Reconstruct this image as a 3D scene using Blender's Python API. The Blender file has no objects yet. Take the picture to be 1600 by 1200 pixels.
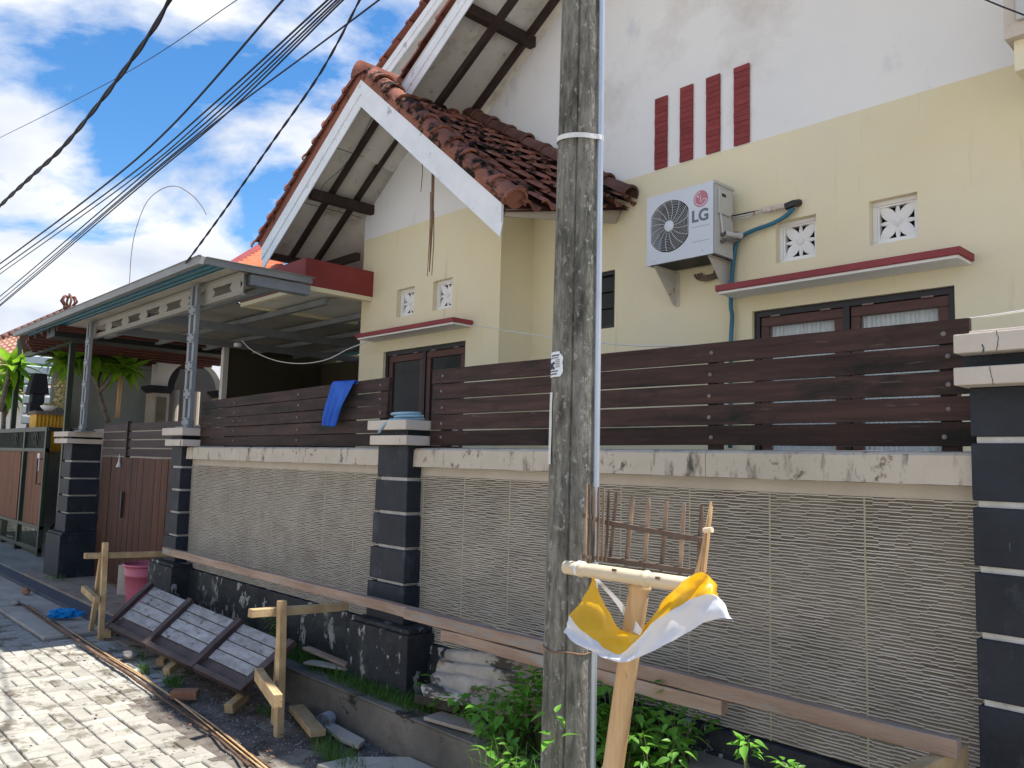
import bpy, bmesh, math, random
from mathutils import Vector, Matrix, Euler, noise
random.seed(7)
S = bpy.context.scene
COL = S.collection
H = 1.65                                    # height of the camera above the lane

# ------------------------------------------------------------------ camera
FPX = 1276.0
YAW, PITCH, ROLL = (math.radians(a) for a in (46.864, 5.540, 1.471))
cf = Vector((-math.sin(YAW)*math.cos(PITCH), math.cos(YAW)*math.cos(PITCH), math.sin(PITCH)))
cr = cf.cross(Vector((0, 0, 1))).normalized()
cu = cr.cross(cf)
cr, cu = cr*math.cos(ROLL)+cu*math.sin(ROLL), cu*math.cos(ROLL)-cr*math.sin(ROLL)
cam_d = bpy.data.cameras.new('camera')
cam = bpy.data.objects.new('camera', cam_d)
COL.objects.link(cam)
M = Matrix((cr, cu, -cf)).transposed().to_4x4()
M.translation = Vector((0, 0, H))
cam.matrix_world = M
cam_d.sensor_width = 36
cam_d.lens = FPX/1600*36
cam_d.clip_start = 0.05
cam_d.clip_end = 3000
S.camera = cam

def at(px, py, x=None, y=None, z=None):
    """the place in the world that a sight line meets on a known wall, floor or side plane"""
    d = cf+cr*((px-800)/FPX)-cu*((py-600)/FPX)
    if x is not None: t = x/d.x
    elif y is not None: t = y/d.y
    else: t = (z-H)/d.z
    return Vector((d.x*t, d.y*t, H+d.z*t))

# ------------------------------------------------------------------ light
SUN_DIR = Vector((0.26, 0.31, 1.0)).normalized()      # towards the sun
elev = math.asin(SUN_DIR.z)
azim = math.atan2(SUN_DIR.x, SUN_DIR.y)
W = bpy.data.worlds.new('World'); S.world = W; W.use_nodes = True
nt = W.node_tree; N = nt.nodes; L = nt.links
N.clear()
wo = N.new('ShaderNodeOutputWorld'); bg = N.new('ShaderNodeBackground')
sky = N.new('ShaderNodeTexSky'); sky.sky_type = 'NISHITA'; sky.sun_disc = False
sky.sun_elevation = elev; sky.sun_rotation = azim
sky.air_density = 1.0; sky.dust_density = 0.6; sky.ozone_density = 2.5
tc = N.new('ShaderNodeTexCoord')
sep = N.new('ShaderNodeSeparateXYZ'); L.new(tc.outputs['Generated'], sep.inputs[0])
def wm(op, a, b=None, c=None):
    n = N.new('ShaderNodeMath'); n.operation = op
    for i, v in enumerate((a, b, c)):
        if v is None: continue
        if isinstance(v, (int, float)): n.inputs[i].default_value = v
        else: L.new(v, n.inputs[i])
    return n.outputs[0]
zz = wm('ADD', wm('MAXIMUM', sep.outputs[2], 0.0), 0.22)
cx_ = wm('DIVIDE', sep.outputs[0], zz); cy_ = wm('DIVIDE', sep.outputs[1], zz)
comb = N.new('ShaderNodeCombineXYZ'); L.new(cx_, comb.inputs[0]); L.new(cy_, comb.inputs[1])
mp = N.new('ShaderNodeMapping'); mp.inputs['Location'].default_value = (1.72, 0.95, 0.3)
L.new(comb.outputs[0], mp.inputs['Vector'])
n1 = N.new('ShaderNodeTexNoise'); n1.inputs['Scale'].default_value = 1.5; n1.inputs['Detail'].default_value = 9
n1.inputs['Roughness'].default_value = 0.55; n1.inputs['Distortion'].default_value = 0.35
L.new(mp.outputs[0], n1.inputs['Vector'])
lowcloud = wm('MULTIPLY', wm('SUBTRACT', 0.62, sep.outputs[2]), 0.42)
dens = wm('ADD', n1.outputs[0], lowcloud)
cr1 = N.new('ShaderNodeValToRGB'); cr1.color_ramp.elements[0].position = 0.535; cr1.color_ramp.elements[1].position = 0.615
L.new(dens, cr1.inputs[0])
n2 = N.new('ShaderNodeTexNoise'); n2.inputs['Scale'].default_value = 2.6; n2.inputs['Detail'].default_value = 6
L.new(mp.outputs[0], n2.inputs['Vector'])
cr2 = N.new('ShaderNodeValToRGB')
cr2.color_ramp.elements[0].position = 0.35; cr2.color_ramp.elements[0].color = (3.3, 3.65, 4.3, 1)
cr2.color_ramp.elements[1].position = 0.62; cr2.color_ramp.elements[1].color = (5.0, 5.1, 5.25, 1)
L.new(n2.outputs[0], cr2.inputs[0])
mx = N.new('ShaderNodeMix'); mx.data_type = 'RGBA'
hs = N.new('ShaderNodeHueSaturation'); hs.inputs['Saturation'].default_value = 1.32; hs.inputs['Value'].default_value = 0.97
L.new(sky.outputs[0], hs.inputs['Color'])
L.new(cr1.outputs[0], mx.inputs[0]); L.new(hs.outputs[0], mx.inputs[6]); L.new(cr2.outputs[0], mx.inputs[7])
L.new(mx.outputs[2], bg.inputs[0]); bg.inputs[1].default_value = 0.12
L.new(bg.outputs[0], wo.inputs[0])

sun_d = bpy.data.lights.new('sun', 'SUN'); sun_d.energy = 5.0; sun_d.angle = math.radians(0.6)
sun_d.color = (1.0, 0.95, 0.86)
sun = bpy.data.objects.new('sun', sun_d); COL.objects.link(sun)
sun.rotation_euler = SUN_DIR.to_track_quat('Z', 'Y').to_euler()
sun.location = (0, 0, 30)
S.view_settings.view_transform = 'Standard'; S.view_settings.look = 'None'
S.view_settings.gamma = 1.0; S.view_settings.exposure = 0.86
S.view_settings.use_curve_mapping = False
S.render.engine = 'CYCLES'
S.cycles.max_bounces = 6; S.cycles.diffuse_bounces = 4

# ------------------------------------------------------------------ materials
MATS = {}
def mat(name, c1, c2=None, scale=6.0, rough=0.8, bump=0.0, bscale=40.0, stretch=(1, 1, 1), detail=6.0,
        stain=None, metallic=0.0, trans=0.0, rnd=0.0, spec=0.3, lo=0.35, hi=0.65, stain2=None, wave=None, coord='pos'):
    """principled material: two-tone noise, up to two stain layers (colour, scale, threshold, softness, stretch), per-object value shift"""
    if name in MATS: return MATS[name]
    m = bpy.data.materials.new(name); m.use_nodes = True
    t = m.node_tree; n = t.nodes; l = t.links
    b = n['Principled BSDF']
    b.inputs['Roughness'].default_value = rough; b.inputs['Metallic'].default_value = metallic
    b.inputs['Specular IOR Level'].default_value = spec
    if coord == 'pos':
        g = n.new('ShaderNodeNewGeometry'); src = g.outputs['Position']
    else:
        g = n.new('ShaderNodeTexCoord'); src = g.outputs['Object']
    oi = n.new('ShaderNodeObjectInfo')
    vm = n.new('ShaderNodeVectorMath'); vm.operation = 'MULTIPLY'; vm.inputs[1].default_value = stretch
    l.new(src, vm.inputs[0])
    va = n.new('ShaderNodeVectorMath'); va.operation = 'ADD'
    cm = n.new('ShaderNodeCombineXYZ')
    mm = n.new('ShaderNodeMath'); mm.operation = 'MULTIPLY'; mm.inputs[1].default_value = 17.0 if (rnd or coord != 'pos') else 0.0
    l.new(oi.outputs['Random'], mm.inputs[0]); l.new(mm.outputs[0], cm.inputs[0]); l.new(mm.outputs[0], cm.inputs[2])
    l.new(vm.outputs[0], va.inputs[0]); l.new(cm.outputs[0], va.inputs[1])
    nz = n.new('ShaderNodeTexNoise'); nz.inputs['Scale'].default_value = scale; nz.inputs['Detail'].default_value = detail
    nz.inputs['Roughness'].default_value = 0.62
    l.new(va.outputs[0], nz.inputs['Vector'])
    rp = n.new('ShaderNodeValToRGB')
    rp.color_ramp.elements[0].position = lo; rp.color_ramp.elements[1].position = hi
    rp.color_ramp.elements[0].color = (*c1, 1); rp.color_ramp.elements[1].color = (*(c2 or c1), 1)
    l.new(nz.outputs[0], rp.inputs[0])
    out = rp.outputs[0]
    for st in (stain, stain2):
        if not st: continue
        colr, sc, thr, soft, stch = st
        v2 = n.new('ShaderNodeVectorMath'); v2.operation = 'MULTIPLY'; v2.inputs[1].default_value = stch
        l.new(src, v2.inputs[0])
        z2 = n.new('ShaderNodeTexNoise'); z2.inputs['Scale'].default_value = sc; z2.inputs['Detail'].default_value = 8
        z2.inputs['Roughness'].default_value = 0.68
        l.new(v2.outputs[0], z2.inputs['Vector'])
        r2 = n.new('ShaderNodeMapRange'); r2.inputs[1].default_value = thr; r2.inputs[2].default_value = thr+soft
        l.new(z2.outputs[0], r2.inputs[0])
        mxx = n.new('ShaderNodeMix'); mxx.data_type = 'RGBA'
        l.new(r2.outputs[0], mxx.inputs[0]); l.new(out, mxx.inputs[6]); mxx.inputs[7].default_value = (*colr, 1)
        out = mxx.outputs[2]
    if rnd:
        h = n.new('ShaderNodeHueSaturation')
        mr = n.new('ShaderNodeMapRange'); mr.inputs[3].default_value = 1-rnd; mr.inputs[4].default_value = 1+rnd
        l.new(oi.outputs['Random'], mr.inputs[0]); l.new(mr.outputs[0], h.inputs['Value']); l.new(out, h.inputs['Color'])
        out = h.outputs[0]
    l.new(out, b.inputs['Base Color'])
    if bump:
        bz = n.new('ShaderNodeTexNoise'); bz.inputs['Scale'].default_value = bscale; bz.inputs['Detail'].default_value = 6
        l.new(va.outputs[0], bz.inputs['Vector'])
        bp = n.new('ShaderNodeBump'); bp.inputs['Strength'].default_value = bump; bp.inputs['Distance'].default_value = 0.01
        l.new(bz.outputs[0], bp.inputs['Height']); l.new(bp.outputs[0], b.inputs['Normal'])
    if trans:
        tr = n.new('ShaderNodeBsdfTranslucent'); ms = n.new('ShaderNodeMixShader'); ms.inputs[0].default_value = trans
        l.new(out, tr.inputs[0]); l.new(b.outputs[0], ms.inputs[1]); l.new(tr.outputs[0], ms.inputs[2])
        l.new(ms.outputs[0], n['Material Output'].inputs[0])
    MATS[name] = m
    return m

m_yellow = mat('yellow_wall_paint', (0.72, 0.65, 0.435), (0.77, 0.705, 0.50), 0.7, 0.85, 0.15, 60, stain=((0.56, 0.48, 0.32), 1.6, 0.60, 0.22, (7, 7, 0.5)), stain2=((0.70, 0.66, 0.52), 1.1, 0.5, 0.3, (1, 1, 1)))
m_white = mat('white_wall_paint', (0.74, 0.75, 0.76), (0.80, 0.80, 0.79), 0.6, 0.85, 0.25, 70, stain=((0.60, 0.63, 0.69), 3.2, 0.58, 0.16, (1, 1, 0.5)), stain2=((0.46, 0.42, 0.39), 0.45, 0.56, 0.22, (1, 1, 1)))
m_whiteplain = mat('white_trim_paint', (0.77, 0.77, 0.76), (0.82, 0.82, 0.81), 8, 0.7, 0.1, 60)
m_barge = mat('weathered_white_board', (0.68, 0.71, 0.75), (0.77, 0.79, 0.82), 5, 0.6, 0.15, 50, stretch=(1, 1, 1), stain=((0.36, 0.37, 0.38), 7, 0.62, 0.1, (1, 1, 1)))
m_soffit = mat('stained_soffit_board', (0.52, 0.51, 0.47), (0.66, 0.65, 0.61), 1.5, 0.9, 0.1, 40, stain=((0.22, 0.19, 0.13), 2.6, 0.56, 0.22, (1, 1, 1)), stain2=((0.30, 0.28, 0.25), 9, 0.60, 0.12, (1, 1, 1)))
m_darkwood = mat('dark_painted_timber', (0.028, 0.016, 0.013), (0.045, 0.028, 0.024), 6, 0.6, 0.2, 40)
m_red = mat('dark_red_paint', (0.20, 0.035, 0.035), (0.26, 0.05, 0.05), 5, 0.7, 0.25, 60, stain=((0.55, 0.45, 0.42), 26, 0.69, 0.03, (1, 1, 3)), rnd=0.08)
m_redplain = mat('red_fascia_paint', (0.20, 0.035, 0.03), (0.25, 0.045, 0.04), 3, 0.7, 0.1, 60)
m_lightred = mat('red_canopy_edge_paint', (0.24, 0.05, 0.055), (0.30, 0.065, 0.07), 3, 0.75, 0.1, 60, stain=((0.12, 0.04, 0.04), 6, 0.66, 0.1, (1, 1, 1)))
m_plaster = mat('beige_plaster', (0.42, 0.37, 0.31), (0.50, 0.45, 0.38), 2.5, 0.9, 0.3, 60)
m_coping = mat('stained_cream_coping', (0.46, 0.41, 0.33), (0.54, 0.48, 0.40), 2, 0.9, 0.5, 50,
               stain=((0.09, 0.082, 0.062), 3.2, 0.545, 0.15, (4, 4, 1.3)), stain2=((0.15, 0.12, 0.085), 12, 0.60, 0.08, (1, 1, 1)))
m_cap = mat('cream_pillar_cap_paint', (0.50, 0.44, 0.38), (0.57, 0.51, 0.44), 3, 0.9, 0.4, 50, stain=((0.10, 0.09, 0.07), 7, 0.62, 0.1, (2, 2, 0.8)), stain2=((0.05, 0.045, 0.04), 22, 0.71, 0.02, (3, 3, 0.6)))
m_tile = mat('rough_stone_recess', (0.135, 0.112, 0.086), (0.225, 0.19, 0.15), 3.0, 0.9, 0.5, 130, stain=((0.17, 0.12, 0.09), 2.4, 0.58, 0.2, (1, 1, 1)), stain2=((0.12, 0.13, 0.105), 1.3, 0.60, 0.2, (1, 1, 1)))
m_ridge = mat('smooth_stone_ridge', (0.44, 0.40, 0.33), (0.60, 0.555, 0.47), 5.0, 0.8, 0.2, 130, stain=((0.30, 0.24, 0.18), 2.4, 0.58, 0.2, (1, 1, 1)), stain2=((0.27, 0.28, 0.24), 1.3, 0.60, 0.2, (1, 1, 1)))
m_joint = mat('yellowish_grout', (0.44, 0.40, 0.27), (0.32, 0.29, 0.21), 10, 0.9, 0.2, 80)
m_black = mat('black_stone_paint', (0.010, 0.0135, 0.020), (0.021, 0.026, 0.036), 3.5, 0.62, 0.45, 45, stain=((0.06, 0.072, 0.09), 5, 0.56, 0.2, (1.5, 1.5, 0.8)), stain2=((0.13, 0.15, 0.17), 16, 0.66, 0.06, (2.5, 2.5, 0.5)), spec=0.35)
m_peel = mat('peeling_black_paint', (0.014, 0.016, 0.02), (0.032, 0.036, 0.042), 4, 0.7, 0.5, 50, stain=((0.34, 0.34, 0.31), 5.5, 0.585, 0.02, (1.7, 1.7, 0.9)), stain2=((0.065, 0.07, 0.06), 3, 0.5, 0.2, (1, 1, 1)))
m_mortar = mat('white_joint_paint', (0.50, 0.49, 0.46), (0.64, 0.64, 0.62), 12, 0.9, 0.3, 60, stain=((0.14, 0.13, 0.11), 18, 0.6, 0.1, (1, 1, 3)))
m_plank = mat('brown_fence_plank', (0.030, 0.019, 0.017), (0.066, 0.038, 0.033), 5, 0.55, 0.45, 30, stretch=(0.35, 3, 5), spec=0.12, rnd=0.32, stain=((0.013, 0.014, 0.013), 2.0, 0.50, 0.16, (1, 1, 3)), stain2=((0.16, 0.12, 0.11), 14, 0.63, 0.10, (0.25, 1, 3.5)))
m_gateplank = mat('reddish_gate_plank', (0.040, 0.015, 0.009), (0.085, 0.030, 0.017), 4, 0.5, 0.35, 30, stretch=(5, 5, 0.4), spec=0.12, rnd=0.25)
m_greyplank = mat('faded_gate_plank', (0.045, 0.034, 0.034), (0.068, 0.052, 0.051), 5, 0.6, 0.3, 30, stretch=(0.4, 3, 5), spec=0.12, rnd=0.15)
m_bolt = mat('grey_bolt', (0.16, 0.13, 0.13), (0.22, 0.19, 0.18), 20, 0.5, metallic=0.3)
m_timber = mat('raw_timber', (0.36, 0.24, 0.12), (0.55, 0.40, 0.22), 4, 0.75, 0.3, 50, stretch=(1.6, 1.6, 1.6), rnd=0.14, coord='obj', stain=((0.22, 0.12, 0.06), 9, 0.64, 0.08, (1, 1, 1)))
m_oldtimber = mat('weathered_pinkish_timber', (0.27, 0.18, 0.13), (0.40, 0.29, 0.22), 4, 0.8, 0.5, 40, stretch=(0.5, 4, 4), rnd=0.1, stain=((0.30, 0.29, 0.27), 3, 0.55, 0.1, (1, 5, 5)), stain2=((0.09, 0.06, 0.05), 9, 0.66, 0.06, (0.8, 3, 3)))
m_concpole = mat('mouldy_concrete', (0.11, 0.104, 0.086), (0.25, 0.238, 0.20), 30, 0.95, 0.9, 90, stretch=(1.6, 1.6, 0.35), detail=14,
                 stain=((0.055, 0.054, 0.045), 8.0, 0.50, 0.16, (1.7, 1.7, 0.4)), stain2=((0.34, 0.335, 0.30), 46, 0.565, 0.09, (1.0, 1.0, 0.7)), lo=0.36, hi=0.64)
m_galv = mat('galvanised_pipe', (0.42, 0.47, 0.53), (0.52, 0.57, 0.62), 4, 0.35, 0.05, 50, metallic=0.35, spec=0.6)
m_strap = mat('white_strap', (0.60, 0.60, 0.58), (0.70, 0.70, 0.68), 20, 0.6, 0.2, 60)
m_terracotta = mat('old_terracotta', (0.20, 0.085, 0.060), (0.31, 0.135, 0.095), 4, 0.85, 0.6, 35, spec=0.08, rnd=0.18, stain=((0.020, 0.017, 0.015), 5.5, 0.50, 0.08, (1, 1, 1)), stain2=((0.42, 0.35, 0.24), 8, 0.66, 0.07, (1, 1, 1)))
m_terra2 = mat('cleaner_terracotta', (0.19, 0.075, 0.055), (0.27, 0.11, 0.08), 4, 0.85, 0.3, 35, spec=0.08, rnd=0.14, stain=((0.07, 0.04, 0.035), 5, 0.60, 0.1, (1, 1, 1)))
m_terra3 = mat('purplish_cap_tile', (0.12, 0.065, 0.055), (0.19, 0.095, 0.078), 4, 0.7, 0.3, 35, spec=0.08, rnd=0.12, stain=((0.05, 0.035, 0.03), 6, 0.6, 0.1, (1, 1, 1)))
m_orange = mat('new_orange_tile', (0.55, 0.14, 0.05), (0.66, 0.20, 0.08), 5, 0.55, 0.1, 50)
m_blackframe = mat('black_window_frame', (0.012, 0.013, 0.016), (0.02, 0.02, 0.024), 8, 0.45, spec=0.4)
m_brownframe = mat('brown_window_sash', (0.065, 0.026, 0.020), (0.095, 0.038, 0.028), 5, 0.5, 0.15, 40, stretch=(1, 1, 4), spec=0.4)
m_curtain = mat('pale_curtain', (0.55, 0.60, 0.60), (0.74, 0.79, 0.78), 5, 0.9, stretch=(14, 14, 0.6), lo=0.3, hi=0.7)
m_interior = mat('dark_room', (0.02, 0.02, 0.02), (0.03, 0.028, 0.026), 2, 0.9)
m_gla = bpy.data.materials.new('window_glass'); m_gla.use_nodes = True
_b = m_gla.node_tree.nodes['Principled BSDF']; _b.inputs['Base Color'].default_value = (0.75, 0.8, 0.82, 1)
_b.inputs['Roughness'].default_value = 0.04; _b.inputs['Alpha'].default_value = 0.12
m_darkglass = mat('dark_reflective_glass', (0.022, 0.024, 0.024), (0.04, 0.042, 0.04), 2, 0.15, spec=0.10)
m_steel = mat('grey_painted_steel', (0.165, 0.185, 0.205), (0.21, 0.23, 0.25), 4, 0.5, 0.05, 60, spec=0.4)
m_steelwarm = mat('pale_steel_beam_paint', (0.27, 0.265, 0.24), (0.32, 0.31, 0.28), 3, 0.6, 0.05, 60)
m_gutter = mat('grey_gutter_metal', (0.19, 0.20, 0.20), (0.24, 0.25, 0.25), 3, 0.5, 0.05, 60, spec=0.4)
m_bluesheet = mat('blue_roof_sheet', (0.020, 0.115, 0.165), (0.03, 0.15, 0.21), 3, 0.5, spec=0.4)
m_maroon = mat('maroon_purlin', (0.085, 0.03, 0.025), (0.11, 0.04, 0.03), 4, 0.6)
m_underroof = mat('pale_underlay', (0.30, 0.28, 0.24), (0.38, 0.36, 0.32), 2, 0.9)
m_green = mat('dark_green_gate_paint', (0.018, 0.030, 0.019), (0.03, 0.046, 0.028), 4, 0.45, spec=0.4)
m_blacksteel = mat('black_steel', (0.012, 0.016, 0.015), (0.02, 0.024, 0.022), 4, 0.45, spec=0.4)
m_gatewood = mat('brown_gate_slat', (0.15, 0.062, 0.033), (0.22, 0.10, 0.056), 4, 0.6, 0.2, 30, stretch=(5, 5, 0.5), spec=0.12, rnd=0.15)
m_paver = mat('concrete_paver', (0.29, 0.275, 0.24), (0.40, 0.38, 0.33), 5, 0.9, 0.6, 60, rnd=0.13, stain=((0.155, 0.14, 0.11), 3.6, 0.52, 0.07, (1, 1, 1)), stain2=((0.34, 0.27, 0.17), 0.9, 0.6, 0.2, (1, 1, 1)))
m_sand = mat('sand_joint', (0.15, 0.14, 0.115), (0.24, 0.22, 0.185), 20, 0.95, 0.6, 120)
m_dirt = mat('dark_gravelly_dirt', (0.065, 0.055, 0.047), (0.17, 0.145, 0.125), 9, 0.95, 1.0, 70, detail=12, stain=((0.20, 0.18, 0.16), 26, 0.62, 0.05, (1, 1, 1)), stain2=((0.30, 0.26, 0.22), 1.4, 0.60, 0.2, (1, 1, 1)))
m_soil = mat('planter_soil', (0.035, 0.032, 0.025), (0.09, 0.08, 0.062), 8, 0.95, 1.0, 60, detail=12)
m_conc = mat('old_concrete', (0.35, 0.31, 0.255), (0.48, 0.43, 0.36), 2.2, 0.9, 0.4, 50, detail=10, stain=((0.18, 0.16, 0.14), 3.0, 0.57, 0.12, (1, 1, 1)), stain2=((0.30, 0.24, 0.21), 1.3, 0.5, 0.2, (1, 1, 1)))
m_concgreen = mat('wet_grey_concrete', (0.17, 0.175, 0.155), (0.27, 0.27, 0.24), 1.6, 0.85, 0.3, 40, stretch=(0.7, 2, 1), detail=9)
m_kerb = mat('mossy_kerb_concrete', (0.10, 0.090, 0.075), (0.20, 0.18, 0.15), 2.2, 0.95, 0.6, 45, detail=10, stain=((0.03, 0.028, 0.022), 3.4, 0.57, 0.06, (1, 1, 1.5)), stain2=((0.15, 0.10, 0.07), 3, 0.58, 0.1, (1, 1, 1)))
m_darkstrip = mat('blue_grey_pebble_strip', (0.06, 0.068, 0.085), (0.10, 0.11, 0.13), 60, 0.8, 0.6, 150)
m_pinkpave = mat('pinkish_concrete', (0.24, 0.18, 0.14), (0.36, 0.29, 0.23), 3.5, 0.9, 0.5, 50, detail=10, stain=((0.14, 0.09, 0.07), 4, 0.58, 0.08, (1, 1, 1)))
m_brick = mat('worn_brick', (0.24, 0.11, 0.06), (0.33, 0.17, 0.10), 10, 0.9, 0.5, 60)
m_stone = mat('grey_rubble', (0.20, 0.19, 0.17), (0.34, 0.33, 0.30), 9, 0.9, 0.5, 60, rnd=0.2, coord='obj')
m_rust = mat('rusty_rod', (0.10, 0.055, 0.035), (0.20, 0.12, 0.08), 12, 0.7, 0.3, 90, rnd=0.3)
m_bamboo = mat('split_bamboo', (0.42, 0.25, 0.11), (0.62, 0.41, 0.21), 3.5, 0.45, 0.2, 60, stretch=(7, 7, 0.6), spec=0.4, stain=((0.20, 0.12, 0.06), 7, 0.63, 0.08, (3, 3, 0.8)))
m_bambooh = mat('pale_bamboo_bar', (0.58, 0.46, 0.30), (0.70, 0.59, 0.42), 3, 0.45, 0.12, 60, stretch=(0.8, 7, 7), spec=0.5)
m_slat = mat('dried_bamboo_slat', (0.085, 0.06, 0.045), (0.32, 0.23, 0.16), 6, 0.7, 0.4, 50, stretch=(3, 3, 0.8), rnd=0.35)
m_slatdark = mat('greying_bamboo_rail', (0.09, 0.06, 0.045), (0.18, 0.13, 0.10), 6, 0.7, 0.4, 50)
m_flagy = mat('yellow_satin', (0.86, 0.47, 0.015), (0.92, 0.58, 0.03), 3, 0.32, trans=0.42, spec=0.6)
m_flagw = mat('white_satin', (0.72, 0.73, 0.78), (0.80, 0.81, 0.85), 3, 0.35, trans=0.25, spec=0.5)
m_leaf = mat('weed_leaf', (0.10, 0.27, 0.028), (0.18, 0.42, 0.05), 6, 0.45, trans=0.42, rnd=0.3, spec=0.4, coord='obj')
m_leafp = mat('frangipani_leaf', (0.14, 0.30, 0.02), (0.24, 0.44, 0.03), 6, 0.42, trans=0.5, rnd=0.3, spec=0.4, coord='obj')
m_grass = mat('grass_blade', (0.05, 0.13, 0.02), (0.12, 0.24, 0.045), 12, 0.55, trans=0.4, spec=0.3)
m_stem = mat('green_stem', (0.10, 0.14, 0.04), (0.16, 0.18, 0.06), 12, 0.6)
m_bark = mat('grey_bark', (0.10, 0.085, 0.07), (0.22, 0.19, 0.16), 12, 0.9, 0.5, 60, stretch=(1, 1, 2))
m_pink = mat('faded_pink_plastic', (0.50, 0.11, 0.16), (0.58, 0.15, 0.20), 4, 0.45, 0.05, 60, spec=0.5)
m_bluecloth = mat('blue_cloth', (0.018, 0.085, 0.40), (0.03, 0.12, 0.52), 8, 0.8, 0.3, 60)
m_hose = mat('pale_blue_hose', (0.25, 0.42, 0.52), (0.32, 0.50, 0.60), 5, 0.4)
m_bag = mat('bright_blue_plastic', (0.0, 0.24, 0.60), (0.01, 0.32, 0.72), 8, 0.3, trans=0.3)
m_asbestos = mat('stained_fibre_cement', (0.26, 0.23, 0.195), (0.52, 0.49, 0.44), 3.0, 0.9, 0.5, 60, detail=10, stain=((0.32, 0.22, 0.15), 3.6, 0.53, 0.1, (1, 3, 1)), stain2=((0.075, 0.07, 0.058), 4.2, 0.53, 0.05, (0.8, 1.5, 1.8)))
m_panelw = mat('flaking_whitewashed_plank', (0.25, 0.24, 0.235), (0.42, 0.415, 0.41), 7, 0.8, 0.4, 60, stretch=(1, 3, 1), rnd=0.12, stain=((0.09, 0.055, 0.055), 9, 0.575, 0.08, (0.7, 2, 2)))
m_panelf = mat('dark_panel_frame', (0.035, 0.022, 0.022), (0.075, 0.05, 0.048), 6, 0.6, 0.3, 50)
m_acw = mat('ac_white_enamel', (0.56, 0.60, 0.66), (0.60, 0.64, 0.70), 2, 0.4, spec=0.4)
m_acside = mat('ac_side_enamel', (0.47, 0.48, 0.46), (0.52, 0.53, 0.50), 4, 0.5, stain=((0.28, 0.27, 0.22), 9, 0.62, 0.1, (1, 1, 1)))
m_acdark = mat('dark_fan_plastic', (0.02, 0.02, 0.022), (0.035, 0.035, 0.037), 6, 0.5)
m_acgrille = mat('grille_wire', (0.50, 0.52, 0.54), (0.56, 0.58, 0.60), 6, 0.4)
m_logo = mat('logo_crimson', (0.42, 0.16, 0.21), (0.46, 0.19, 0.24), 5, 0.5)
m_logow = mat('logo_pale', (0.66, 0.55, 0.62), (0.70, 0.60, 0.66), 5, 0.5)
m_letter = mat('grey_lettering', (0.11, 0.15, 0.20), (0.13, 0.17, 0.22), 5, 0.5)
m_rustybr = mat('rusty_white_bracket', (0.50, 0.48, 0.42), (0.58, 0.56, 0.50), 4, 0.6, 0.1, 50, stain=((0.34, 0.13, 0.03), 9, 0.60, 0.06, (1, 1, 1)))
m_bluepipe = mat('blue_pvc_pipe', (0.028, 0.13, 0.20), (0.04, 0.17, 0.26), 5, 0.45, 0.1, 50)
m_wrap = mat('tattered_foam_wrap', (0.55, 0.45, 0.38), (0.68, 0.62, 0.56), 22, 0.9, 0.9, 60, stain=((0.30, 0.16, 0.09), 18, 0.58, 0.08, (1, 1, 1)))
m_cable = mat('black_cable', (0.012, 0.012, 0.02), (0.02, 0.02, 0.032), 5, 0.6)
m_whitecable = mat('white_cable', (0.55, 0.55, 0.52), (0.62, 0.62, 0.6), 5, 0.6)
m_paper = mat('torn_white_paper', (0.68, 0.70, 0.74), (0.76, 0.78, 0.80), 8, 0.8)
m_ink = mat('black_ink', (0.05, 0.06, 0.08), (0.07, 0.08, 0.1), 8, 0.8)
m_greywall = mat('grey_green_render', (0.24, 0.26, 0.24), (0.30, 0.32, 0.30), 1.2, 0.9, 0.1, 50)
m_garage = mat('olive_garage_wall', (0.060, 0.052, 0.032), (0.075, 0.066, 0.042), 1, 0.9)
m_creamwall = mat('cream_wall', (0.50, 0.46, 0.35), (0.56, 0.52, 0.40), 1, 0.9)
m_gold = mat('gold_cloth', (0.62, 0.33, 0.02), (0.80, 0.47, 0.05), 5, 0.45, trans=0.15, stretch=(4, 4, 1))
m_shutter = mat('silver_shutter', (0.30, 0.36, 0.40), (0.40, 0.46, 0.50), 3, 0.4, metallic=0.3)
m_dry = mat('dried_brown_leaf', (0.12, 0.06, 0.035), (0.20, 0.11, 0.065), 8, 0.8, trans=0.15)
m_flower = mat('pale_yellow_flower', (0.62, 0.50, 0.18), (0.72, 0.64, 0.34), 10, 0.7, trans=0.2)
m_blackplastic = mat('black_plastic', (0.012, 0.012, 0.014), (0.02, 0.02, 0.022), 5, 0.35, spec=0.5)

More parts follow.
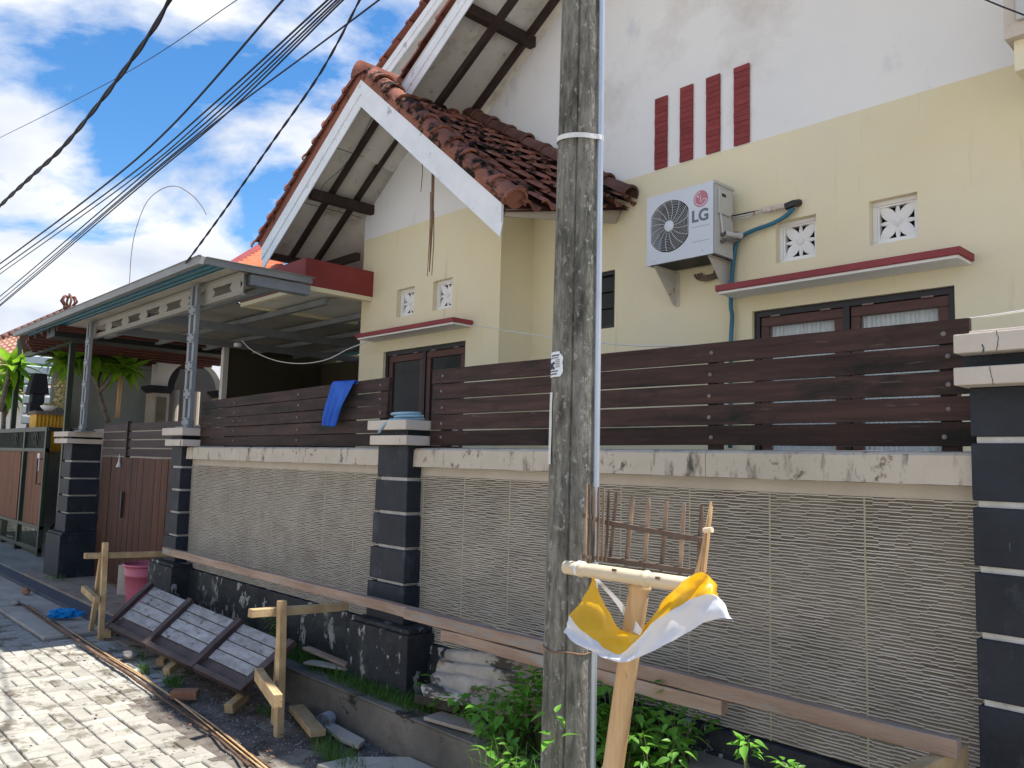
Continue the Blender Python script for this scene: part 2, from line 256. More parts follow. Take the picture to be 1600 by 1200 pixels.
# ------------------------------------------------------------------ building helpers
WO = {}                                      # world origin of every parent
class B:
    """collects shapes into one mesh"""
    def __init__(s): s.v = []; s.f = []
    def quad(s, *p):
        n = len(s.v); s.v += [Vector(q) for q in p]; s.f.append(tuple(range(n, n+len(p)))); return s
    def box(s, x0, x1, y0, y1, z0, z1, m=None):
        n = len(s.v)
        c = [Vector((x, y, z)) for z in (z0, z1) for y in (y0, y1) for x in (x0, x1)]
        if m is not None: c = [m @ q for q in c]
        s.v += c
        s.f += [tuple(n+i for i in q) for q in ((0, 2, 3, 1), (4, 5, 7, 6), (0, 1, 5, 4), (2, 6, 7, 3), (0, 4, 6, 2), (1, 3, 7, 5))]
        return s
    def bar(s, a, b, w, h, up=(0, 0, 1)):
        """box of section w x h from a to b; h runs along up"""
        a = Vector(a); b = Vector(b); d = (b-a); ln = d.length; d.normalize()
        side = d.cross(Vector(up)).normalized(); u = side.cross(d).normalized()
        n = len(s.v)
        for p in (a, b):
            for i, j in ((-1, -1), (1, -1), (1, 1), (-1, 1)):
                s.v.append(p+side*(i*w/2)+u*(j*h/2))
        s.f += [tuple(n+i for i in q) for q in ((3, 2, 1, 0), (4, 5, 6, 7), (0, 1, 5, 4), (1, 2, 6, 5), (2, 3, 7, 6), (3, 0, 4, 7))]
        return s
    def tube(s, pts, r, k=8, cap=True, r2=None, flat=1.0):
        pts = [Vector(p) for p in pts]; n0 = len(s.v); m = len(pts)
        prev = None
        for i, p in enumerate(pts):
            t = (pts[min(i+1, m-1)]-pts[max(i-1, 0)]).normalized()
            if prev is None:
                a = t.cross(Vector((0, 0, 1)))
                if a.length < 1e-3: a = t.cross(Vector((1, 0, 0)))
                a.normalize()
            else:
                a = (prev-t*prev.dot(t)).normalized()
            prev = a; b = t.cross(a)
            rr = r if r2 is None else r+(r2-r)*i/(m-1)
            if callable(r): rr = r(i/(m-1))
            for j in range(k):
                an = 2*math.pi*j/k
                s.v.append(p+a*(math.cos(an)*rr)+b*(math.sin(an)*rr*flat))
        for i in range(m-1):
            for j in range(k):
                s.f.append((n0+i*k+j, n0+i*k+(j+1) % k, n0+(i+1)*k+(j+1) % k, n0+(i+1)*k+j))
        if cap:
            s.f.append(tuple(n0+j for j in range(k-1, -1, -1))); s.f.append(tuple(n0+(m-1)*k+j for j in range(k)))
        return s
    def prism(s, prof, d):
        """profile (list of 3d points) pushed along d"""
        d = Vector(d); n = len(s.v); k = len(prof)
        s.v += [Vector(p) for p in prof]+[Vector(p)+d for p in prof]
        s.f.append(tuple(range(n, n+k))); s.f.append(tuple(range(n+2*k-1, n+k-1, -1)))
        for i in range(k):
            j = (i+1) % k; s.f.append((n+j, n+i, n+k+i, n+k+j))
        return s
    def lathe(s, c, prof, k=20):
        n = len(s.v); c = Vector(c)
        for r, z in prof:
            for j in range(k):
                a = 2*math.pi*j/k; s.v.append(c+Vector((r*math.cos(a), r*math.sin(a), z)))
        for i in range(len(prof)-1):
            for j in range(k):
                s.f.append((n+i*k+j, n+i*k+(j+1) % k, n+(i+1)*k+(j+1) % k, n+(i+1)*k+j))
        return s
    def grid(s, rows):
        n = len(s.v); k = len(rows[0])
        for r in rows: s.v += [Vector(p) for p in r]
        for i in range(len(rows)-1):
            for j in range(k-1):
                s.f.append((n+i*k+j, n+i*k+j+1, n+(i+1)*k+j+1, n+(i+1)*k+j))
        return s
    def mesh(s, name, m, origin=Vector((0, 0, 0)), smooth=False, fix=True):
        me = bpy.data.meshes.new(name)
        me.from_pydata([tuple(v-origin) for v in s.v], [], s.f)
        if fix:
            bm = bmesh.new(); bm.from_mesh(me); bmesh.ops.recalc_face_normals(bm, faces=bm.faces); bm.to_mesh(me); bm.free()
        me.materials.append(m)
        if smooth: me.polygons.foreach_set('use_smooth', [True]*len(me.polygons))
        me.update()
        return me
    def build(s, name, m, parent=None, smooth=False, fix=True, bevel=0.0, label=None):
        lo = Vector([min(v[i] for v in s.v) for i in range(3)]); hi = Vector([max(v[i] for v in s.v) for i in range(3)])
        o_ = Vector(((lo.x+hi.x)/2, (lo.y+hi.y)/2, lo.z))
        ob = bpy.data.objects.new(name, s.mesh(name, m, o_, smooth, fix)); COL.objects.link(ob)
        place(ob, o_, parent)
        if bevel:
            bv = ob.modifiers.new('bevel', 'BEVEL'); bv.width = bevel; bv.segments = 2; bv.limit_method = 'ANGLE'; bv.angle_limit = math.radians(35)
        if label: ob['label'] = label
        return ob
def place(ob, w, parent):
    w = Vector(w)
    if parent is not None:
        ob.parent = parent; ob.location = w-WO[parent.name]
    else: ob.location = w
    WO[ob.name] = w
def inst(me, name, w, parent=None, rot=None, scale=None):
    ob = bpy.data.objects.new(name, me); COL.objects.link(ob); place(ob, w, parent)
    if rot is not None: ob.rotation_euler = rot
    if scale is not None: ob.scale = scale
    return ob
def thing(name, label, cat, w, group=None):
    o = bpy.data.objects.new(name, None); COL.objects.link(o); o.empty_display_size = 0.1
    place(o, w, None); o['label'] = label; o['category'] = cat
    if group: o['group'] = group
    return o
def tag(o, label, cat, group=None):
    o['label'] = label; o['category'] = cat
    if group: o['group'] = group
    return o
def kind(o, k): o['kind'] = k; return o
def R(rel): return H+rel
def V(*a): return Vector(a)
def lerp(a, b, t): return a+(b-a)*t
U = random.uniform

# ------------------------------------------------------------------ the lane
g = B().box(-400, 400, -400, 400, -0.30, -0.06).build('ground', m_conc); kind(g, 'structure')
road = B().box(-30, 9, -3.2, 2.08, -0.055, -0.012).box(-8.2, 3.0, 2.08, 2.82, -0.055, -0.012).build('road', m_sand); kind(road, 'structure')
def paver_mesh(i):
    b = B(); w, d, h = 0.0935, 0.1935, 0.04
    c = 0.006
    j = [U(-0.002, 0.002) for _ in range(8)]
    lo = [(-w/2, -d/2), (w/2, -d/2), (w/2, d/2), (-w/2, d/2)]
    n = 0
    for (x, y) in lo: b.v.append(V(x, y, -h))
    for q, (x, y) in enumerate(lo): b.v.append(V(x+j[q], y+j[q+4], -c))
    for q, (x, y) in enumerate(lo): b.v.append(V(x*(1-0.1)+j[q], y*(1-0.05), 0))
    for q in range(4):
        r = (q+1) % 4
        b.f.append((q, r, 4+r, 4+q)); b.f.append((4+q, 4+r, 8+r, 8+q))
    b.f.append((8, 9, 10, 11))
    return b.mesh('paver', m_paver)
PM = [paver_mesh(i) for i in range(5)]
spots = []
nx0, ny0 = -60, -14
for i in range(nx0, 30):
    for j in range(ny0, 6):
        cx = i*0.2+0.02; cy = 1.66+0.2*j+0.1
        rr = random.random()
        if j >= 2 and not (-8.15 < cx < -6.2-0.25*(j-2)+0.5*rr): continue
        a = (i+j) % 2 == 0
        if rr < 0.22: a = not a
        for k in (-0.05, 0.05):
            if a: spots.append((cx+k, cy, 0.0))
            else: spots.append((cx, cy+k, math.pi/2))
def seen(x, y):
    d = V(x, y, -H); c = d.dot(cf)
    if c <= 0.3: return None
    u = 800+FPX*d.dot(cr)/c; v = 600-FPX*d.dot(cu)/c
    return (u, v) if -15 < u < 1615 and -15 < v < 1215 else None
vis = [(math.hypot(x, y), x, y, a) for x, y, a in spots if seen(x, y)]
vis.sort(); near = set((x, y) for _, x, y, a in vis[:298])
bs = B(); rest = 0
for x, y, a in spots:
    dz = U(-0.004, 0.003); tl = (U(-0.012, 0.012), U(-0.012, 0.012))
    if (x, y) in near:
        inst(random.choice(PM), 'paver', (x, y, dz), road, (tl[0], tl[1], a+U(-0.02, 0.02)))
    else:
        mm = Matrix.Translation((x, y, dz)) @ Matrix.Rotation(a+U(-0.02, 0.02), 4, 'Z')
        n = len(bs.v); w, d = 0.047, 0.097
        bs.v += [mm @ V(*p) for p in ((-w, -d, -0.03), (w, -d, -0.03), (w, d, -0.03), (-w, d, -0.03), (-w*.9, -d*.95, 0), (w*.9, -d*.95, 0), (w*.9, d*.95, 0), (-w*.9, d*.95, 0))]
        bs.f += [tuple(n+q for q in f) for f in ((4, 5, 6, 7), (0, 1, 5, 4), (1, 2, 6, 5), (2, 3, 7, 6), (3, 0, 4, 7))]
kind(bs.build('paver', m_paver, road, fix=False), 'stuff')

# uneven dirt strip between the pavers and the drain kerb
def terrain(name, x0, x1, y0, y1, z, amp, m, sc=2.5, nx=120, ny=24, edge=0.0, seed=0):
    rows = []
    for j in range(ny+1):
        r = []
        for i in range(nx+1):
            x = lerp(x0, x1, i/nx); y = lerp(y0, y1, j/ny)
            h = noise.fractal(V(x*sc+seed, y*sc, 0), 0.8, 2.0, 5)*amp
            r.append((x, y, z+h))
        rows.append(r)
    o = B().grid(rows).build(name, m, smooth=True, fix=False); kind(o, 'structure'); return o
terrain('dirt_strip', -6.6, 3.0, 2.0, 2.86, -0.004, 0.022, m_dirt)
terrain('planter_soil', -7.9, 3.0, 2.93, 3.25, 0.19, 0.03, m_soil, nx=120, ny=10, seed=5)
# drain kerb
k = B()
k.box(-7.9, 3.0, 2.835, 2.93, -0.05, 0.215); k.box(-7.9, 3.0, 2.93, 3.2, -0.05, 0.15)
k.box(-7.9, 3.0, 2.828, 2.96, 0.217, 0.232)
kb = k.build('kerb', m_kerb, bevel=0.008); kind(kb, 'structure')

# pavement in front of the gates
pv = B()
pv.box(-30, -8.2, 2.09, 2.62, -0.05, 0.012)
kind(pv.build('pavement', m_conc, bevel=0.006), 'structure')
pv = B(); pv.box(-30, -7.95, 2.62, 2.80, -0.05, 0.05)
kind(pv.build('pebble_strip', m_darkstrip), 'structure')
pv = B(); pv.box(-12.3, -7.9, 2.80, 3.6, -0.05, 0.075)
kind(pv.build('entrance_pavement', m_pinkpave), 'structure')
pv = B(); pv.box(-30, -12.3, 2.80, 9.0, -0.05, 0.068)
kind(pv.build('driveway', m_concgreen), 'structure')
pv = B(); pv.box(-12.3, 3.0, 3.6, 9.0, -0.05, 0.16)
kind(pv.build('yard', m_concgreen), 'structure')

# loose gravel: thousands of tiny stones on the dirt
gb = B()
for _ in range(5200):
    x = U(-6.6, -1.0); y = U(2.1, 2.83); s_ = random.choice((0.002, 0.003, 0.004, 0.006))*U(0.7, 1.6)
    z = -0.004+noise.fractal(V(x*2.5, y*2.5, 0), 0.8, 2.0, 5)*0.022
    n = len(gb.v)
    gb.v += [V(x-s_, y-s_*.6, z), V(x+s_, y-s_*.8, z), V(x+s_*.4, y+s_, z), V(x+U(-.3, .3)*s_, y, z+s_*1.2)]
    gb.f += [(n, n+1, n+3), (n+1, n+2, n+3), (n+2, n, n+3)]
kind(gb.build('gravel', m_stone, fix=False), 'stuff')

# ------------------------------------------------------------------ boundary wall panels
def tile_mesh(seed):
    rg = random.Random(seed); b = B(); w, h = 0.398, 0.1995
    b.box(-w/2, w/2, 0.0055, 0.022, 0, h); light = []
    n = 16; ph = h/n
    for i in range(n):
        z = i*ph; x = -w/2; side = rg.random() < 0.5
        off = rg.choice((0.0, 0.03, 0.05))
        while x < w/2-0.001:
            ln = min(rg.choice((0.06, 0.085, 0.11, 0.14)), w/2-x)
            if off: ln = min(off, w/2-x); off = 0
            side = not side
            d = (0.0, 0.0008)[side]+rg.uniform(0, 0.0008); zo = (0.0016, -0.0016)[side]+rg.uniform(-0.0006, 0.0006)
            zb, zt = z+ph*0.36+zo, z+ph*0.66+zo
            q = len(b.v); e = 0.0
            b.v += [V(x+e, d, zb), V(x+ln-e, d, zb), V(x+ln-e, d, zt), V(x+e, d, zt), V(x, 0.0057, zb-0.0006), V(x+ln, 0.0057, zb-0.0006), V(x+ln, 0.0057, zt+0.001), V(x, 0.0057, zt+0.001)]
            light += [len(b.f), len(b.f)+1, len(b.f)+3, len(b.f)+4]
            b.f += [(q, q+1, q+2, q+3), (q+3, q+2, q+6, q+7), (q, q+4, q+5, q+1), (q, q+3, q+7, q+4), (q+1, q+5, q+6, q+2)]
            x += ln
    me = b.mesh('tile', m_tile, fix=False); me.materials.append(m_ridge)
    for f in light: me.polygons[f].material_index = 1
    return me
TM = [tile_mesh(i) for i in range(8)]
def wall_panel(x0, x1, label, back=3.36, tile_bottom=0.585):
    t = thing('boundary_wall', label, 'wall', (x0, 3.22, 0.15), 'tiled wall panels between the black pillars')
    B().box(x0, x1, 3.224, 3.33, 0.1, R(-0.04)).build('wall_core', m_joint, t)
    B().box(x0, x1, 3.206, 3.2235, R(-0.094), R(-0.04)).build('plaster_band', m_plaster, t)
    # coping with slightly uneven edges, in cast lengths
    n = max(2, round((x1-x0)/1.1)); xs = [x0+(x1-x0)*i/n for i in range(n+1)]
    for i in range(n):
        cb = B(); nn = 14; rows = []
        prof = [(3.345, 1.61), (3.345, 1.722), (3.22, 1.735), (3.155, 1.728), (3.142, 1.717), (3.140, 1.612)]
        for j in range(nn+1):
            x = lerp(xs[i]+0.0015, xs[i+1]-0.0015, j/nn)
            rows.append([V(x, y_+noise.noise(V(x*7, a*3, 0))*0.004, z_+noise.noise(V(x*6, a*5, 4))*0.0035) for a, (y_, z_) in enumerate(prof)])
        cb.grid([r+[r[0]] for r in rows]); cb.f.append(tuple(cb_i for cb_i in range(0, len(prof))))
        m0 = len(rows[0])+1
        cb.f.append(tuple(nn*m0+q for q in range(len(prof))))
        cb.build('coping', m_coping, t)
    B().box(x0, x1, 3.172, 3.2235, 0.1, tile_bottom-0.004).box(x0, x1, 3.160, 3.172, 0.1, tile_bottom-0.10).build('plinth', m_peel, t, bevel=0.006)
    zt = R(-0.094)
    x = -1.394+0.4035*2
    rows = [(zt-0.2-0.2*r, 0.2) for r in range(4)]+[(tile_bottom, zt-0.8-tile_bottom)]
    while x > x0:
        xl = x-0.4035; a = max(xl, x0); b_ = min(x, x1)
        if b_-a > 0.03:
            for zb, hh in rows:
                inst(random.choice(TM), 'tile', ((a+b_)/2, 3.2+U(-0.0012, 0.0012), zb+0.0015), t, None,
                     (((b_-a)-0.0045)/0.398*random.choice((1, -1)), 1, (hh-0.0012)/0.1995))
        if xl > x0+0.02 and xl < x1: B().box(xl-0.0035, xl+0.0035, 3.2015+U(0, .001), 3.215, tile_bottom, zt).build('grout', m_joint, t)
        x = xl
    return t
wall_panel(-4.26, -0.985, 'long grey comb-textured tiled wall panel behind the leaning pole and bamboo shelf', tile_bottom=0.535)
wall_panel(-7.93, -4.62, 'grey comb-textured tiled wall panel below the fence with the blue cloth')

# ------------------------------------------------------------------ pillars
def pillar(x0, x1, y0, y1, top, base, joints, caps, plinth, label, taper=0.0, peel=True):
    t = thing('pillar', label, 'pillar', ((x0+x1)/2, (y0+y1)/2, base), 'black banded gate and wall pillars')
    zs = [top]+sorted(joints, reverse=True)+[plinth[4]]
    B().box(x0+0.016, x1-0.016, y0+0.016, y1-0.016, base, top+0.02).build('joint_core', m_mortar, t)
    for i in range(len(zs)-1):
        zt = zs[i]-(0.011 if i else 0.0); zb = zs[i+1]+(0.011 if i < len(zs)-2 else 0.0)
        g0 = taper*(top-zb)/max(0.1, top-plinth[4])
        b = B(); b.box(x0-g0, x1+g0, y0-g0*0.5, y1, zb, zt)
        b.build('block', m_black, t, bevel=0.006)
    for (cx0, cx1, cy0, cy1, z0, z1) in caps:
        B().box(cx0, cx1, cy0, cy1, z0, z1).build('cap_slab', m_cap, t, bevel=0.004)
    if len(caps) == 2:
        B().box(x0-0.012, x1+0.012, y0-0.012, y1, caps[1][5], caps[0][4]).build('neck', m_black, t)
    px0, px1, py0, py1, pz = plinth
    b = B(); b.box(px0, px1, py0, py1, base-0.1, pz-0.03); b.box(px0+0.02, px1-0.02, py0+0.02, py1, pz-0.03, pz+0.0)
    b.build('plinth', m_peel if peel else m_black, t, bevel=0.008)
    return t
pillar(-4.585, -4.265, 3.10, 3.40, R(0.098), 0.15, [R(a) for a in (-0.120, -0.338, -0.556, -0.778)],
       [(-4.635, -4.20, 3.03, 3.46, R(0.196), R(0.258)), (-4.60, -4.19, 3.03, 3.46, R(0.098), R(0.159))],
       (-4.71, -4.06, 3.0, 3.3, R(-1.02)), 'black banded wall pillar with a pale blue hose on its cream cap', 0.045)
pillar(-8.185, -7.945, 3.10, 3.36, R(0.084), 0.12, [R(a) for a in (-0.119, -0.338, -0.552, -0.770)],
       [(-8.30, -7.785, 3.03, 3.42, R(0.186), R(0.258)), (-8.205, -7.765, 3.03, 3.42, R(0.084), R(0.146))],
       (-8.34, -7.75, 3.0, 3.3, R(-1.02)), 'black banded pillar under the steel column, behind the pink bucket', 0.035)
pillar(-11.90, -11.55, 3.10, 3.45, R(0.11), 0.05, [R(a) for a in (-0.118, -0.338, -0.556, -0.778)],
       [(-12.05, -11.40, 3.0, 3.52, R(0.195), R(0.26)), (-12.0, -11.42, 3.0, 3.52, R(0.11), R(0.170))],
       (-12.05, -11.40, 3.0, 3.6, R(-1.02)), 'farthest black banded pillar, left of the brown plank gate', 0.05, False)
rp = pillar(-0.978, -0.60, 3.10, 3.46, R(0.304), 0.15, [R(a) for a in (0.121, -0.098, -0.318, -0.538, -0.758)],
       [(-0.992, -0.5, 3.0, 3.5, R(0.413), R(0.478)), (-0.994, -0.5, 3.0, 3.5, R(0.303), R(0.364))],
       (-1.04, -0.5, 3.02, 3.5, R(-1.0)), 'tall black banded pillar at the right edge with two cream slabs on top')
B().box(-0.955, -0.54, 3.04, 3.46, R(0.478), R(0.492)).build('cap_top', m_cap, rp, bevel=0.004)

# ------------------------------------------------------------------ plank fences on the wall
def bolt_mesh():
    b = B(); b.lathe((0, 0, 0), [(0.0, 0.006), (0.006, 0.0055), (0.0095, 0.003), (0.0105, 0.0)], 10)
    me = b.mesh('bolt', m_bolt, smooth=True); me.transform(Matrix.Rotation(math.pi/2, 4, 'X')); return me
BM = bolt_mesh()
def plank_fence(x0, x1, zt0, zt1, zb, n, posts, label, y=3.2, gap=0.010, cutx=None):
    t = thing('plank_fence', label, 'fence', ((x0+x1)/2, y, zb), 'dark plank fences on the boundary wall')
    for px_ in posts:
        B().box(px_-0.028, px_+0.028, y+0.024, y+0.07, 1.70, min(zt0, zt1)-0.015).build('post', m_darkwood, t)
    for i in range(n):
        def zz_(x, e): # edges of plank i
            top = lerp(zt0, zt1, (x-x0)/(x1-x0)); return lerp(top, zb, (i+e)/n)
        b = B(); seg = 10; rows = []
        dx0 = U(-0.012, 0.006); dx1 = U(-0.006, 0.012)
        for j in range(seg+1):
            x = lerp(x0+dx0, x1+dx1, j/seg); wv = noise.noise(V(x*1.3, i*4.1+x0, 0))*0.004
            a, c = zz_(x, 0)-0.001+wv, zz_(x, 1)+gap*(0.6+0.5*noise.noise(V(x*1.1, i*3.3, 2)))+wv
            yb = y+noise.noise(V(x, i*2.2, 7))*0.003
            rows.append([V(x, yb, a), V(x, yb, c), V(x, yb+0.022, c), V(x, yb+0.022, a), V(x, yb, a)])
        b.grid(rows); b.f.append((0, 1, 2, 3)); q = seg*5; b.f.append((q+3, q+2, q+1, q))
        pl = b.build('plank', m_plank, t)
        for px_ in posts:
            inst(BM, 'bolt', (px_+U(-0.01, 0.01), y-0.001, (zz_(px_, 0)+zz_(px_, 1))/2+U(-0.008, 0.008)), pl)
    return t
plank_fence(-4.16, -1.00, R(0.585), R(0.568), R(0.095), 5, (-4.06, -2.09, -1.085), 'long dark brown plank fence on the wall, passing behind the leaning concrete pole')
plank_fence(-7.78, -4.66, R(0.515), R(0.568), R(0.086), 5, (-7.05, -5.9, -4.75), 'dark brown plank fence on the wall with a blue cloth hung over it')

# ------------------------------------------------------------------ house
house = thing('house', 'yellow and white house with red tiled gable roofs and red window ledges', 'house', (-4.5, 5.1, 0.1))
def holes_wall(name, m, x0, x1, z0, z1, y, holes, deep, parent, rev=None):
    xs = sorted(set([x0, x1]+[h[0] for h in holes]+[h[1] for h in holes])); zs = sorted(set([z0, z1]+[h[2] for h in holes]+[h[3] for h in holes]))
    b = B()
    for i in range(len(xs)-1):
        for j in range(len(zs)-1):
            cx, cz = (xs[i]+xs[i+1])/2, (zs[j]+zs[j+1])/2
            if any(h[0] < cx < h[1] and h[2] < cz < h[3] for h in holes): continue
            b.quad((xs[i], y, zs[j]), (xs[i+1], y, zs[j]), (xs[i+1], y, zs[j+1]), (xs[i], y, zs[j+1]))
    for a, c, e, f in holes:
        b.quad((a, y, e), (a, y, f), (a, y+deep, f), (a, y+deep, e)); b.quad((c, y, e), (c, y+deep, e), (c, y+deep, f), (c, y, f))
        b.quad((a, y, f), (c, y, f), (c, y+deep, f), (a, y+deep, f)); b.quad((a, y, e), (a, y+deep, e), (c, y+deep, e), (c, y, e))
    b.quad((x0, y+0.16, z0), (x1, y+0.16, z0), (x1, y+0.16, z1), (x0, y+0.16, z1))
    return b.build(name, m, parent, fix=False)
YM, YB = 5.1, 4.7
zy = R(2.337)
# main wall openings
v1 = (-2.807, -2.514, R(1.421), R(1.712)); v2 = (-2.160, -1.866, R(1.430), R(1.717))
win = (-2.991, -1.671, R(-0.55), R(1.106))
sw0 = at(961, 421, y=YM); sw1 = at(962, 511, y=YM)
smallw = (sw0.x-0.55, sw0.x, sw1.z, sw0.z)
holes_wall('main_wall', m_yellow, -5.22, 1.6, 0.1, zy, YM, [v1, v2, win, smallw], 0.10, house)
# upper white gable wall
ap = (-3.6, R(5.0))
gl = B().prism([V(-7.3, YM+0.001, zy), V(1.6, YM+0.001, zy), V(1.6, YM+0.001, R(2.9)), V(-0.6, YM+0.001, R(2.9)), V(ap[0], YM+0.001, ap[1]), V(-7.3, YM+0.001, R(2.5))], (0, 0.15, 0))
gl.build('gable_wall', m_white, house)
# bay
bv1 = (-6.96, -6.68, R(1.43), R(1.716)); bv2 = (-6.345, -6.062, R(1.43), R(1.716))
q = [at(620.5, 452.5, y=YB), at(647, 447, y=YB), at(677, 440, y=YB), at(706.7, 432.5, y=YB)]
bv1 = (q[0].x, q[1].x+0.01, R(1.430), R(1.716)); bv2 = (q[2].x, q[3].x+0.005, R(1.430), R(1.716))
bwin = (-6.948, -5.646, R(-0.55), R(1.097))
holes_wall('bay_wall', m_yellow, -7.40, -5.20, 0.1, R(2.345), YB, [bv1, bv2, bwin], 0.10, house)
B().quad((-5.20, YB, 0.1), (-5.20, YM, 0.1), (-5.20, YM, R(2.35)), (-5.20, YB, R(2.35))).build('bay_side_wall', m_yellow, house, fix=False)
B().quad((-7.40, YB, 0.1), (-7.40, 9, 0.1), (-7.40, 9, R(2.3)), (-7.40, YB, R(2.3))).build('bay_side_wall', m_yellow, house, fix=False)
B().prism([V(-7.40, YB+0.001, R(2.345)), V(-5.20, YB+0.001, R(2.345)), V(-5.20, YB+0.001, R(2.57)), V(-6.285, YB+0.001, R(3.42)), V(-7.40, YB+0.001, R(2.6))], (0, 0.12, 0)).build('bay_gable_wall', m_white, house)
B().quad((-5.201, YB, R(2.345)), (-5.201, YM, R(2.345)), (-5.201, YM, R(2.57)), (-5.201, YB, R(2.57))).build('bay_side_gable', m_white, house, fix=False)

# carved vents
def vent(hole, y):
    a, c, e, f = hole; cx, cz = (a+c)/2, (e+f)/2; s_ = (c-a)/2
    fr = B(); yy = y+0.05; w = 0.028
    for (x0, x1, z0, z1) in ((a, c, f-w, f), (a, c, e, e+w), (a, a+w, e+w, f-w), (c-w, c, e+w, f-w)):
        fr.box(x0+0.001, x1-0.001, yy, yy+0.05, z0+0.001, z1-0.001)
    for (x0, x1, z0, z1) in ((a+w, c-w, f-w-0.012, f-w), (a+w, c-w, e+w, e+w+0.012), (a+w, a+w+0.012, e+w+.012, f-w-.012), (c-w-0.012, c-w, e+w+.012, f-w-.012)):
        fr.box(x0, x1, yy+0.008, yy+0.05, z0, z1)
    fo = fr.build('vent', m_whiteplain, house)
    p = B(); ri = s_-w-0.008
    def petal(ang, ln, wd, y0):
        ca, sa = math.cos(ang), math.sin(ang); n = 7; rows = []
        for i in range(n+1):
            t_ = i/n; ww = wd*math.sin(math.pi*min(1, 0.18+t_*0.80))*(1+0.12*math.sin(t_*22)); r = 0.02+ln*t_
            for_ = []
            for sgn, dy in ((-1, 0.012), (-0.5, 0.003), (0, 0.008), (0.5, 0.003), (1, 0.012)):
                xx, zz2 = r, ww*sgn
                for_.append(V(cx+xx*ca-zz2*sa, y0+dy+0.008*abs(t_-0.5), cz+xx*sa+zz2*ca))
            rows.append(for_)
        p.grid(rows)
    for k_ in range(4):
        petal(math.pi/4+k_*math.pi/2, ri*1.30, ri*0.33, yy+0.008)
        petal(k_*math.pi/2, ri*0.97, ri*0.14, yy+0.014)
    p.build('flower_carving', m_whiteplain, fo, smooth=True, fix=False)
    c_ = B(); c_.lathe((0, 0, 0), [(0, .030), (.012, .028), (.018, .020), (.024, .022), (.032, .012), (.036, 0)], 16)
    me = c_.mesh('flower_centre', m_whiteplain, smooth=True); me.transform(Matrix.Rotation(math.pi/2, 4, 'X'))
    inst(me, 'flower_centre', (cx, yy+0.022, cz), fo, None, (ri/0.135,)*3)
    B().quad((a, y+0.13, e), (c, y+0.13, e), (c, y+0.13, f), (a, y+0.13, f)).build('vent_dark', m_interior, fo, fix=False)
for hh, yy in ((v1, YM), (v2, YM), (bv1, YB), (bv2, YB)): vent(hh, yy)

# windows
def big_window(hole, y, curtain, label):
    a, c, e, f = hole; fy = y+0.03
    w = 0.042
    b = B()
    for (x0, x1, z0, z1) in ((a, c, f-w, f), (a, a+w, e, f-w), (c-w, c, e, f-w), ((a+c)/2-0.02, (a+c)/2+0.02, e, f-w)):
        b.box(x0, x1, fy, fy+0.07, z0, z1)
    o = b.build('window', m_blackframe, house, label=label)
    mid = (a+c)/2
    for n_, (x0, x1) in enumerate(((a+w, mid-0.02), (mid+0.02, c-w))):
        s_ = B(); z1 = f-w; g_ = 0.003; sw = 0.066
        for (p0, p1, r0, r1) in ((x0+g_, x1-g_, z1-sw-g_, z1-g_), (x0+g_, x0+sw, e, z1-sw-g_), (x1-sw, x1-g_, e, z1-sw-g_)):
            s_.box(p0, p1, fy+0.012, fy+0.05, r0, r1)
        s_.build('sash', m_brownframe, o, bevel=0.004)
        B().box(x0+sw, x1-sw, fy+0.03, fy+0.034, e, z1-sw-g_).build('pane', m_gla if curtain else m_darkglass, o)
        if curtain:
            rows = []
            for zc in (e, (e+z1)/2, z1-sw+0.01):
                rows.append([V(lerp(x0+sw-0.01, x1-sw+0.01, i/90), fy+0.075+0.012*math.sin(i*1.15+0.6*math.sin(i*.31)+zc)+0.006*math.sin(i*2.7), zc) for i in range(91)])
            B().grid(rows).build('curtain', m_curtain, o, smooth=True, fix=False)
        else:
            l_ = B()
            if n_ == 0:      # diamond security lattice
                for q_ in range(-3, 9):
                    for sg in (1, -1):
                        xa = x0+sw; za = z1-sw-1.3
                        pts = []
                        L_ = 0.36
                        sx = x0+sw+0.02
                        z_s = z1-sw-0.1-q_*0.13
                        if sg == 1: l_.bar((sx, fy+0.05, z_s), (x1-sw-0.02, fy+0.05, z_s-0.55), 0.006, 0.006)
                        else: l_.bar((sx, fy+0.054, z_s-0.55), (x1-sw-0.02, fy+0.054, z_s), 0.006, 0.006)
                l_.build('security_lattice', m_brownframe, o)
            for hz in range(18):
                pass
        for hx in (x0+0.12, x1-0.12):
            B().box(hx-0.035, hx+0.035, fy-0.004, fy+0.012, z1-0.006, z1+0.004).build('hinge', m_bolt, o)
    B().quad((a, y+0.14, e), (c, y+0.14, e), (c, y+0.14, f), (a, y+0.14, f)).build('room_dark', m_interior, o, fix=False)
big_window(win, YM, True, 'two-leaf window with pale curtains')
big_window(bwin, YB, False, 'two-leaf dark window with diamond lattice')
# small window beside the pole
a, c, e, f = smallw
o = B()
for (x0, x1, z0, z1) in ((a, c, f-0.03, f), (a, c, e, e+0.03), (a, a+0.03, e+.03, f-.03), (c-0.03, c, e+.03, f-.03)): o.box(x0, x1, YM+0.02, YM+0.06, z0, z1)
o = o.build('window', m_blackframe, house, label='small dark louvred window')
for i in range(3):
    z0 = lerp(e+.03, f-.03, i/3); z1 = lerp(e+.03, f-.03, (i+1)/3)
    B().bar((a+.03, YM+0.045, (z0+z1)/2), (c-.03, YM+0.045, (z0+z1)/2), 0.004, z1-z0-0.006, (0, 0.12, 1)).build('pane', m_darkglass, o)
B().quad((a, YM+0.13, e), (c, YM+0.13, e), (c, YM+0.13, f), (a, YM+0.13, f)).build('room_dark', m_interior, o, fix=False)

